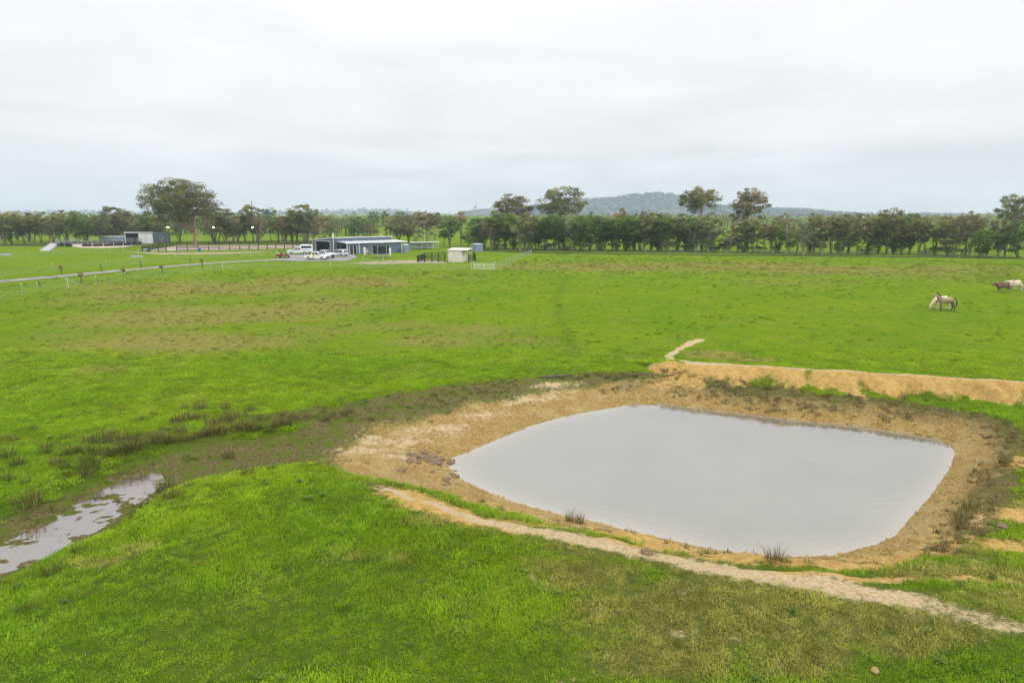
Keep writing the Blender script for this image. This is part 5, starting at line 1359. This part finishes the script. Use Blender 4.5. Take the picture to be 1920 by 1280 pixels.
# ================================================================== vehicles
def wheel(parent, x, y, r=.38, w=.26):
    t_ = MB(); n = 18; a = [(r*math.cos(2*math.pi*k/n), r*math.sin(2*math.pi*k/n)) for k in range(n)]
    t_.prism([(u, v) for u, v in a], -w/2, w/2); tw = t_.build("wheel", M_TYRE, parent, (x, y, r), bevel=.03)
    s_ = 1 if y > 0 else -1
    m = MB(); m.prism([(u*.62, v*.62) for u, v in a], w/2*s_ - .005 if s_ < 0 else w/2 - .02, w/2*s_ + .02 if s_ < 0 else w/2 + .012); m.build("rim", M_RIM, tw)
def vehicle(name, px, py, head, kind, paint, label, cat, logo=False):
    q = empty(name, G(px, py), R(head), label, cat)
    hw = .92
    if kind == 'ute':
        body = [(-2.6,.5),(-2.6,1.05),(-.85,1.08),(-.72,1.78),(.55,1.80),(1.25,1.16),(2.35,1.06),(2.6,.88),(2.65,.45),(2.2,.36),(-2.2,.40)]
        side = [[(-.62,1.15),(-.55,1.66),(-.05,1.70),(-.05,1.15)],[(.03,1.15),(.03,1.70),(.5,1.70),(.98,1.17)]]
        ws = [(.66,1.735),(1.18,1.20)]; rw_ = [(-.745,1.70),(-.83,1.22)]; ax = (1.65, -1.55)
    else:
        body = [(-2.2,.5),(-2.28,.98),(-2.05,1.55),(-1.8,1.68),(-.2,1.70),(.35,1.62),(1.05,1.08),(2.05,.95),(2.28,.75),(2.3,.42),(1.9,.34),(-1.9,.36)]
        side = [[(-1.75,1.08),(-1.6,1.5),(-.7,1.58),(-.7,1.08)],[(-.62,1.08),(-.62,1.58),(.28,1.53),(.85,1.08)]]
        ws = [(.43,1.55),(1.0,1.11)]; rw_ = [(-2.02,1.52),(-2.2,1.08)]; ax = (1.4, -1.4)
    tum = lambda z: max(0, z - 1.05) * .26
    MB().prism(body, -hw, hw, tum).build("body", paint, q, bevel=.05)
    for poly in side:
        for s_ in (-1, 1):
            m = MB(); n = len(poly)
            v = [(x, s_*(hw - tum(z) + .006), z) for x, z in poly] + [(x, s_*(hw - tum(z) - .03), z) for x, z in poly]
            m.add(v, [tuple(range(n)), tuple(range(2*n-1, n-1, -1))] + [(i, (i+1) % n, (i+1) % n + n, i + n) for i in range(n)]); m.build("side_window", M_GLASS, q)
    def pane(nm, a, b, mat, wf=.9):
        dx_, dz_ = b[0]-a[0], b[1]-a[1]; l = math.hypot(dx_, dz_); nx, nz = -dz_/l, dx_/l
        if nz < 0: nx, nz = -nx, -nz
        y0, y1 = (hw - tum(a[1]))*wf, (hw - tum(b[1]))*wf; o_ = .05
        bot = [(a[0]+nx*.0, -y0, a[1]+nz*.0), (b[0]+nx*.0, -y1, b[1]+nz*.0), (b[0]+nx*.0, y1, b[1]+nz*.0), (a[0]+nx*.0, y0, a[1]+nz*.0)]
        MB().hexa(bot, [(x+nx*o_, y, z+nz*o_) for x, y, z in bot]).build(nm, mat, q)
    pane("windscreen", ws[0], ws[1], M_GLASS); pane("rear_window", rw_[0], rw_[1], M_GLASS, .85)
    for x in ax:
        for s_ in (-1, 1):
            wheel(q, x, s_*.84)
    xf = 2.62 if kind == 'ute' else 2.27; xr = -2.63 if kind == 'ute' else -2.29
    for s_ in (-1, 1):
        MB().box(xf - .12, xf + .03, s_*.72 - .16, s_*.72 + .16, .72, .90).build("headlight", M_LENS, q, bevel=.03)
        MB().box(xr - .01, xr + .08, s_*.80 - .09, s_*.80 + .09, .75, 1.03).build("tail_light", M_LAMPR, q)
        MB().box(ax[0] - .75, ax[0] - .52, s_*1.0 - .1, s_*1.0 + .1, 1.08, 1.24).build("mirror", M_DARK, q, bevel=.03)
    MB().box(xf - .05, xf + .08, -.80, .80, .40, .62).build("bumper", M_DARK, q, bevel=.04); MB().box(xf - .06, xf + .035, -.5, .5, .66, .88).build("grille", M_DARK, q)
    if kind == 'ute':
        MB().box(-2.52, -.95, -.80, .80, 1.055, 1.095).build("tray_cover", M_DARK, q)
        m = MB(); MB().tube([(xf+.1,-.7,.45),(xf+.14,-.7,1.0),(xf+.14,.7,1.0),(xf+.1,.7,.45)], .04, 6).build("bull_bar", M_GALV, q)
    if logo:
        n = 14; m = MB(); m.prism([(-.25 + .34*math.cos(6.283*k/n), .86 + .30*math.sin(6.283*k/n)) for k in range(n)], -hw - .012, -hw - .002); m.build("logo", M_YELLOW, q)
    return q
vehicle("pickup_truck", 559, 477, 198, 'ute', M_SILVER, "silver pickup parked left of the main shed", "pickup")
vehicle("pickup_truck", 594, 487, -12, 'ute', M_WHITECAR, "white pickup with a round yellow logo on its door", "pickup", True)
vehicle("pickup_truck", 610, 483.5, -34, 'ute', M_WHITECAR, "white pickup parked half behind the one with the yellow logo", "pickup")
vehicle("parked_car", 636, 481, 152, 'suv', M_SILVER, "silver-white hatchback parked by the main shed's porch", "car")
# horse float
q = empty("horse_float", G(574, 475), R(200), "white horse float standing behind the silver pickup", "trailer")
MB().prism([(-1.6,.45),(-1.6,2.2),(1.0,2.3),(1.5,1.9),(1.6,.45)], -.95, .95).build("body", M_WHITECAR, q, bevel=.08)
MB().box(-1.3, 1.2, -.965, -.953, 1.35, 1.95).build("window", M_GLASS, q); MB().box(-1.3, 1.2, .953, .965, 1.35, 1.95).build("window", M_GLASS, q)
for x in (-.45, .4):
    for s_ in (-1, 1): wheel(q, x, s_*.98, .34, .2)
MB().tube([(1.55,0,.5),(2.7,0,.5)], .06, 6).build("drawbar", M_DARK, q)
# buggy
q = empty("farm_buggy", G(531, 484), R(6), "red and black side-by-side farm buggy on the drive", "buggy")
MB().prism([(-1.4,.45),(-1.4,.95),(-.3,.98),(-.25,.6),(.45,.58),(.7,1.0),(1.35,.85),(1.45,.5),(1.2,.38),(-1.2,.38)], -.62, .62).build("body", M_RED, q, bevel=.04)
for s_ in (-1, 1):
    MB().tube([(.72,s_*.6,1.0),(.25,s_*.6,1.8),(-.75,s_*.6,1.8),(-.95,s_*.6,.9)], .035, 6).build("roll_bar", M_DARK, q)
    MB().box(-.35, .1, s_*.3 - .24, s_*.3 + .24, .62, .75).build("seat", M_DARK, q, bevel=.03); MB().box(-.42, -.3, s_*.3 - .24, s_*.3 + .24, .755, 1.35).build("seat_back", M_DARK, q, bevel=.03)
    MB().box(1.36, 1.46, s_*.42 - .1, s_*.42 + .1, .68, .82).build("headlight", M_LENS, q)
MB().box(-.78, .28, -.6, .6, 1.838, 1.88).build("canopy", M_DARK, q); MB().box(-1.38, -.5, -.6, .6, .985, 1.2).build("tray_load", M_GALV, q)
MB().tube([(.55,-.3,1.0),(.3,-.3,1.12)], .02, 5).build("steering_column", M_DARK, q)
for x in (.95, -.95):
    for s_ in (-1, 1): wheel(q, x, s_*.66, .34, .24)

# ================================================================== lawn things
q = empty("trampoline", G(715, 483), 0, "round trampoline with tall black safety net on the lawn", "trampoline")
rt = 1.95
MB().lathe([(rt, .78), (rt + .06, .84), (rt, .90), (rt - .06, .84), (rt, .78)], 28).build("frame_ring", M_GALV, q); MB().lathe([(.01, .86), (rt - .07, .86)], 28).build("mat", M_DARK, q)
MB().lathe([(rt - .3, .915), (rt + .05, .92)], 28).build("edge_pad", M_BLUEP, q)
MB().lathe([(rt - .12, .93), (rt - .10, 2.65)], 28).build("net", M_NET, q)
for k in range(6):
    a = k * math.pi / 3 + .3; MB().tube([(rt*1.02*math.cos(a), rt*1.02*math.sin(a), 0), (rt*1.04*math.cos(a), rt*1.04*math.sin(a), 2.2), (rt*.96*math.cos(a), rt*.96*math.sin(a), 2.75)], .04, 6).build("pole", M_GALV, q)
MB().tube([(rt*.96*math.cos(6.283*k/24), rt*.96*math.sin(6.283*k/24), 2.74) for k in range(25)], .045, 5).build("top_ring", M_DARK, q)
q = empty("gas_cylinder", G(731, 479), 0, "tall white cylinder standing right of the trampoline", "cylinder")
MB().lathe([(.28, 0), (.30, .05), (.30, 1.55), (.22, 1.75), (.05, 1.8)], 16).build("shell", M_WHITE, q, smooth=True); MB().tube([(0,0,1.78),(0,0,1.95)], .07, 8).build("valve", M_DARK, q)
q = empty("play_post", G(684, 478), 0, "tall white upright stand left of the trampoline", "stand")
MB().lathe([(.30, 0), (.26, .6), (.24, 1.7), (.10, 1.9)], 12).build("column", M_WHITE, q); MB().box(-.35, .35, -.3, .3, -.02, .06).build("base", M_GALV, q)
q = empty("garden_umbrella", G(687.5, 477), 0, "dark folded-out umbrella behind the white upright stand", "umbrella")
MB().tube([(0,0,0),(0,0,2.3)], .03, 6).build("pole", M_GALV, q); MB().lathe([(.75, 1.75), (.5, 2.1), (.02, 2.35)], 10).build("canopy", M_DARK, q)
q = empty("toy_slide", G(691, 478.5), R(20), "pink and white plastic play slide beside the white stand", "slide")
MB().hexa([(-.2,-.25,1.0),(1.1,-.25,.1),(1.1,.25,.1),(-.2,.25,1.0)], [(-.2,-.25,1.12),(1.1,-.25,.22),(1.1,.25,.22),(-.2,.25,1.12)]).build("chute", M_PINK, q)
MB().box(-.7, -.2, -.3, .3, .95, 1.1).build("platform", M_WHITE, q)
for a in (-.66, -.26):
    for b in (-.25, .25): MB().tube([(a,b,0),(a,b,1.5)], .04, 6).build("leg", M_PINK, q)
# barrels, jump poles, troughs, ramp
def barrel(px, py, mat, lab, lying=False, s=1.0):
    q = empty("barrel", G(px, py), R(15), lab, "barrel")
    b = MB().lathe([(.01, 0), (.27, .0), (.30, .1), (.30, .28), (.32, .3), (.30, .32), (.30, .58), (.32, .6), (.30, .62), (.30, .8), (.27, .88), (.01, .88)], 18).build("drum", mat, q, smooth=True)
    MB().lathe([(.285, .883), (.285, .91), (.24, .91), (.24, .885)], 18).build("rim", M_DARK, b)
    if lying: b.rotation_euler = (0, math.pi/2, 0); b.location.z = .31
barrel(274, 471, M_BLUEP, "blue barrel lying inside the arena's left corner, right one", True); barrel(269, 471.2, M_WHITE, "white barrel lying inside the arena's left corner, left one", True); barrel(375, 471.5, M_BLUEP, "blue upright barrel at the arena's front fence")
q = empty("wheelbarrow", G(297, 459.5), R(30), "red wheelbarrow in front of the machinery shed's side wall", "wheelbarrow")
MB().hexa([(-.3,-.22,.42),(.35,-.22,.42),(.35,.22,.42),(-.3,.22,.42)], [(-.6,-.42,.8),(.62,-.42,.85),(.62,.42,.85),(-.6,.42,.8)]).build("tray", M_RED, q)
for s_ in (-1, 1): MB().tube([(.85,s_*.08,.2),(-.2,s_*.24,.40),(-1.0,s_*.32,.72)], .03, 6).build("handle", M_RED, q); MB().tube([(-.35,s_*.26,.42),(-.45,s_*.28,0)], .025, 5).build("leg", M_DARK, q)
MB().prism([(.85+.2*math.cos(6.283*k/12), .2+.2*math.sin(6.283*k/12)) for k in range(12)], -.05, .05).build("wheel", M_TYRE, q)
for px, py, lab in ((10,479,"grey water trough near the left edge above the drive"),(255,482.5,"grey water trough below the arena's left corner")):
    q = empty("water_trough", G(px, py), R(8), lab, "trough"); L_ = 2.4
    MB().box(-L_/2, L_/2, -.4, .4, 0, .12).build("base", M_CONC, q)
    for a in ((-L_/2, L_/2, -.4, -.32), (-L_/2, L_/2, .32, .4), (-L_/2, -L_/2+.08, -.318, .318), (L_/2-.08, L_/2, -.318, .318)): MB().box(*a, .122, .5).build("side", M_CONC, q)
    MB().box(-L_/2+.082, L_/2-.082, -.316, .316, .38, .42).build("water", M_GLASS, q)
p = G(84, 470.5); q = empty("loading_ramp", p, R(-62 + 90), "pale grey sloping concrete ramp left of the round pen", "ramp")
far = G(104, 458.5) - p; ln = math.hypot(far.x, far.y); q.rotation_euler[2] = math.atan2(far.y, far.x)
MB().hexa([(0,-1.1,-.1),(ln,-1.1,-.1),(ln,1.1,-.1),(0,1.1,-.1)], [(0,-1.1,.1),(ln,-1.1,.45),(ln,1.1,.45),(0,1.1,.1)]).build("slab", M_CONC, q)
for s_ in (-1, 1): MB().hexa([(0,s_*1.17-.06,-.1),(ln,s_*1.17-.06,-.1),(ln,s_*1.17+.06,-.1),(0,s_*1.17+.06,-.1)], [(0,s_*1.17-.06,.22),(ln,s_*1.17-.06,0.56),(ln,s_*1.17+.06,0.56),(0,s_*1.17+.06,.22)]).build("kerb", M_CONC, q)

# saplings beside the drive
sap_near = [(74,538,528,'t'),(152,530,510,'b'),(232,520,502,'b'),(303,512,497,'g'),(379,504,486,'b')]
sap_far = [(115,516,496,'b'),(190,510,496,'t'),(264,503.5,488,'t'),(357,493,484,'t')]
for lst, sd in ((sap_near, "near"), (sap_far, "far")):
    for i, (px, py, ty, k) in enumerate(lst):
        p = G(px, py); hh = (py - ty) * depth_scale(p) * 1.05
        lk = {"t": "thin stake-like sapling", "b": "brown-leaved sapling", "g": "green-leaved sapling"}[k]
        q = empty("sapling", p, 0, f"{lk}, {ordw(i+1)} from left on the drive's {sd} side", "sapling", "saplings along the drive")
        MB().tube([(0,0,-.1),(.03,0,hh*.5),(0,0,hh*.95)], [.045,.035,.015], 6).build("stem", BARK_DARK, q)
        MB().tube([(.14,0,-.1),(.14,0,hh*.55)], .03, 5).build("stake", M_BLACKT, q)
        rs = np.random.default_rng(int(px)); n = {"t": 40, "b": 150, "g": 120}[k]; ww = {"t": .14, "b": .38, "g": .34}[k]
        V = leaf_quads((0, 0, hh*.72), (ww, ww, hh*.26), n, .2, rs)
        link_mesh("foliage", np_mesh("foliage", V, np.arange(len(V)).reshape(-1, 4), {'tint': np.repeat(rs.random(n), 4)}), LEAF[{"t": 'olive', "b": 'orange', "g": 'olive'}[k]], q)

# ================================================================== animals
def hide_mat(name, col, leg, zsplit, belly=None, patch=None):
    m, nt = new_mat(name); t = NT(nt)
    o = t.n('ShaderNodeTexCoord').outputs['Object']; sp = t.n('ShaderNodeSeparateXYZ'); t.l(o, sp.inputs[0])
    c = t.mix(t.rng(t.noise(o, 3, 4, .6), .35, .65), tuple(q*.85 for q in col), tuple(min(1, q*1.12) for q in col))
    if patch: c = t.mix(t.rng(t.noise(o, 1.6, 2, .5), .5, .58), c, patch)
    f = t.rng(sp.outputs[2], zsplit + .12, zsplit - .12)
    c = t.mix(f, c, leg)
    t.out(t.bsdf(c, .75, None, 0, .2)); return m
def skin_mesh(name, nodes, edges, mat, parent, sub=2, root=0):
    me = bpy.data.meshes.new(name); me.from_pydata([n[:3] for n in nodes], edges, []); me.update()
    o = link_mesh(name, me, mat, parent)
    sk = o.modifiers.new("skin", 'SKIN'); sk.use_smooth_shade = True
    lay = me.skin_vertices[0] if len(me.skin_vertices) else None
    if lay is None:
        bm = bmesh.new(); bm.from_mesh(me); bm.verts.layers.skin.verify(); bm.to_mesh(me); bm.free(); lay = me.skin_vertices[0]
    for i, n in enumerate(nodes):
        k_ = 1.32 if n[3] > .2 else (1.22 if n[3] > .09 else 1.1)
        r = n[3] * k_; lay.data[i].radius = (r, n[4] * k_ if len(n) > 4 else r); lay.data[i].use_root = (i == root)
    ss = o.modifiers.new("sub", 'SUBSURF'); ss.levels = sub; ss.render_levels = sub
    return o
def quadruped(name, px, py, head, label, cat, mat, mane, s=1.0, graze=False, cow=False, horn=False, detail=True):
    q = empty(name, G(px, py), R(head), label, cat); q.scale = (s, s, s)
    if not cow:
        bz = 1.18
        N = [(0,0,bz,.27,.25),(.42,0,bz-.02,.27,.26),(.70,0,bz+.03,.22,.25),(-.40,0,bz+.02,.27,.24),(-.68,0,bz+.06,.22,.22)]
        if graze: neck = [(.95,0,1.05,.15,.18),(1.20,0,.72,.12,.14),(1.36,0,.45,.10,.12),(1.44,0,.24,.09,.10),(1.47,0,.06,.06,.065)]
        else: neck = [(.92,0,1.36,.15,.19),(1.08,0,1.58,.11,.15),(1.16,0,1.74,.10,.12),(1.36,0,1.62,.085,.10),(1.54,0,1.46,.06,.07)]
        E = [(0,1),(1,2),(0,3),(3,4)]; b = len(N); N += neck; E += [(2,b),(b,b+1),(b+1,b+2),(b+2,b+3),(b+3,b+4)]
        def leg(x, y, fr, dx):
            k = len(N)
            if fr:
                N.extend([(x,y,.92,.115),(x+.02,y,.66,.075),(x+dx*.5,y,.44,.058),(x+dx*.8,y,.20,.042),(x+dx,y,.10,.05),(x+dx+.03,y,.0,.055)]); E.append((2,k))
            else:
                N.extend([(x+.05,y,.95,.16),(x+.10,y,.74,.10),(x-.08,y,.50,.062),(x-.06+dx*.5,y,.22,.044),(x-.04+dx,y,.10,.05),(x+dx,y,.0,.055)]); E.append((4,k))
            E.extend([(k+i,k+i+1) for i in range(5)])
        leg(.66,.14,True,.05); leg(.62,-.14,True,-.12); leg(-.66,.15,False,.0); leg(-.62,-.15,False,.12)
        body = skin_mesh("body", N, E, mat, q)
        hx, hz_ = (1.34, .50) if graze else (1.14, 1.84)
        for s_ in (-1, 1):
            if graze: MB().tube([(1.34,s_*.06,.52),(1.31,s_*.08,.60),(1.28,s_*.09,.68)], [.035,.03,.005], 6).build("ear", mat, q)
            else: MB().tube([(1.13,s_*.06,1.82),(1.14,s_*.08,1.92),(1.15,s_*.09,2.0)], [.04,.035,.005], 6).build("ear", mane, q)
        crest = [(.72,0,1.44),(.95,0,1.24),(1.18,0,.90),(1.33,0,.58)] if graze else [(.70,0,1.46),(.85,0,1.60),(1.0,0,1.78),(1.12,0,1.88),(1.2,0,1.84)]
        m = MB(); top = [Vector(c) for c in crest]
        m.tube(top, [.05,.08,.085,.06] + ([.04] if len(top) > 4 else []), 7); m.build("mane", mane, q, smooth=True)
        MB().tube([(-.76,0,1.34),(-.90,0,1.24),(-.96,0,.90),(-.93,0,.48)], [.05,.075,.09,.03], 8).build("tail", mane, q, smooth=True)
    else:
        bz = .98
        N = [(0,0,bz,.34,.36),(.45,0,bz,.32,.36),(.78,0,bz+.04,.26,.30),(-.45,0,bz+.02,.34,.34),(-.80,0,bz+.08,.27,.26)]
        neck = [(1.02,0,1.12,.18,.22),(1.22,0,1.20,.15,.17),(1.42,0,1.10,.13,.14),(1.62,0,.95,.10,.10)]
        E = [(0,1),(1,2),(0,3),(3,4)]; b = len(N); N += neck; E += [(2,b),(b,b+1),(b+1,b+2),(b+2,b+3)]
        def leg(x, y, fr, dx):
            k = len(N)
            N.extend([(x,y,.72,.14),(x+(.0 if fr else .06),y,.52,.085),(x+(.0 if fr else -.06)+dx*.5,y,.34,.065),(x+dx,y,.12,.055),(x+dx+.02,y,.0,.065)]); E.append((2 if fr else 4,k)); E.extend([(k+i,k+i+1) for i in range(4)])
        leg(.74,.17,True,.04); leg(.70,-.17,True,-.08); leg(-.76,.17,False,.06); leg(-.72,-.17,False,-.05)
        skin_mesh("body", N, E, mat, q)
        for s_ in (-1, 1): MB().tube([(1.26,s_*.14,1.27),(1.25,s_*.24,1.26),(1.24,s_*.34,1.22)], [.035,.055,.01], 6).build("ear", mane, q)
        if horn:
            for s_ in (-1, 1): MB().tube([(1.28,s_*.09,1.34),(1.30,s_*.2,1.42),(1.36,s_*.22,1.52)], [.035,.025,.006], 6).build("horn", M_CREAM, q)
        MB().tube([(-.92,0,1.28),(-1.06,0,1.08),(-1.08,0,.6),(-1.08,0,.38)], [.035,.025,.025,.05], 6).build("tail", mane, q, smooth=True)
    return q
H_DUN = hide_mat("dun_coat", (0.30, 0.235, 0.155), (0.045, 0.04, 0.04), .55)
H_CREAM = hide_mat("cream_coat", (0.66, 0.56, 0.36), (0.60, 0.52, 0.38), .3)
H_BROWN = hide_mat("brown_cattle_coat", (0.17, 0.105, 0.07), (0.35, 0.28, 0.20), .35, None, (0.19, 0.13, 0.09))
H_PALE = hide_mat("pale_cattle_coat", (0.60, 0.52, 0.38), (0.62, 0.56, 0.44), .3)
H_BLACK = hide_mat("black_coat", (0.022, 0.020, 0.020), (0.02, 0.02, 0.02), .3)
M_MANEB = simple_mat("black_mane", (0.022, 0.020, 0.020), .8); M_MANEC = simple_mat("cream_mane", (0.72, 0.64, 0.46), .8)
quadruped("horse", 1775, 583, 176, "dun horse with black mane and legs standing head up", "horse", H_DUN, M_MANEB, .97)
quadruped("horse", 1766, 580, 186, "cream horse grazing behind the dun horse", "horse", H_CREAM, M_MANEC, .97, graze=True)
quadruped("cow", 1881, 547.5, 178, "dark brown cow standing at the right edge of the paddock", "cow", H_BROWN, M_DARK, .92, cow=True)
quadruped("cow", 1903, 545, 172, "cream cow standing behind the dark brown cow", "cow", H_PALE, H_PALE, .95, cow=True)
quadruped("cow", 869, 450.5, 186, "black cow seen between trunks beyond the shelterbelt", "cow", H_BLACK, M_DARK, 1.0, cow=True)
quadruped("horse", 677, 447.5, 200, "dun horse grazing in the far paddock above the shed roof", "horse", H_DUN, M_MANEB, 1.0, graze=True)
quadruped("cow", 713, 444, 10, "small white animal in the far paddock above the shed roof", "cow", H_PALE, H_PALE, .8, cow=True)
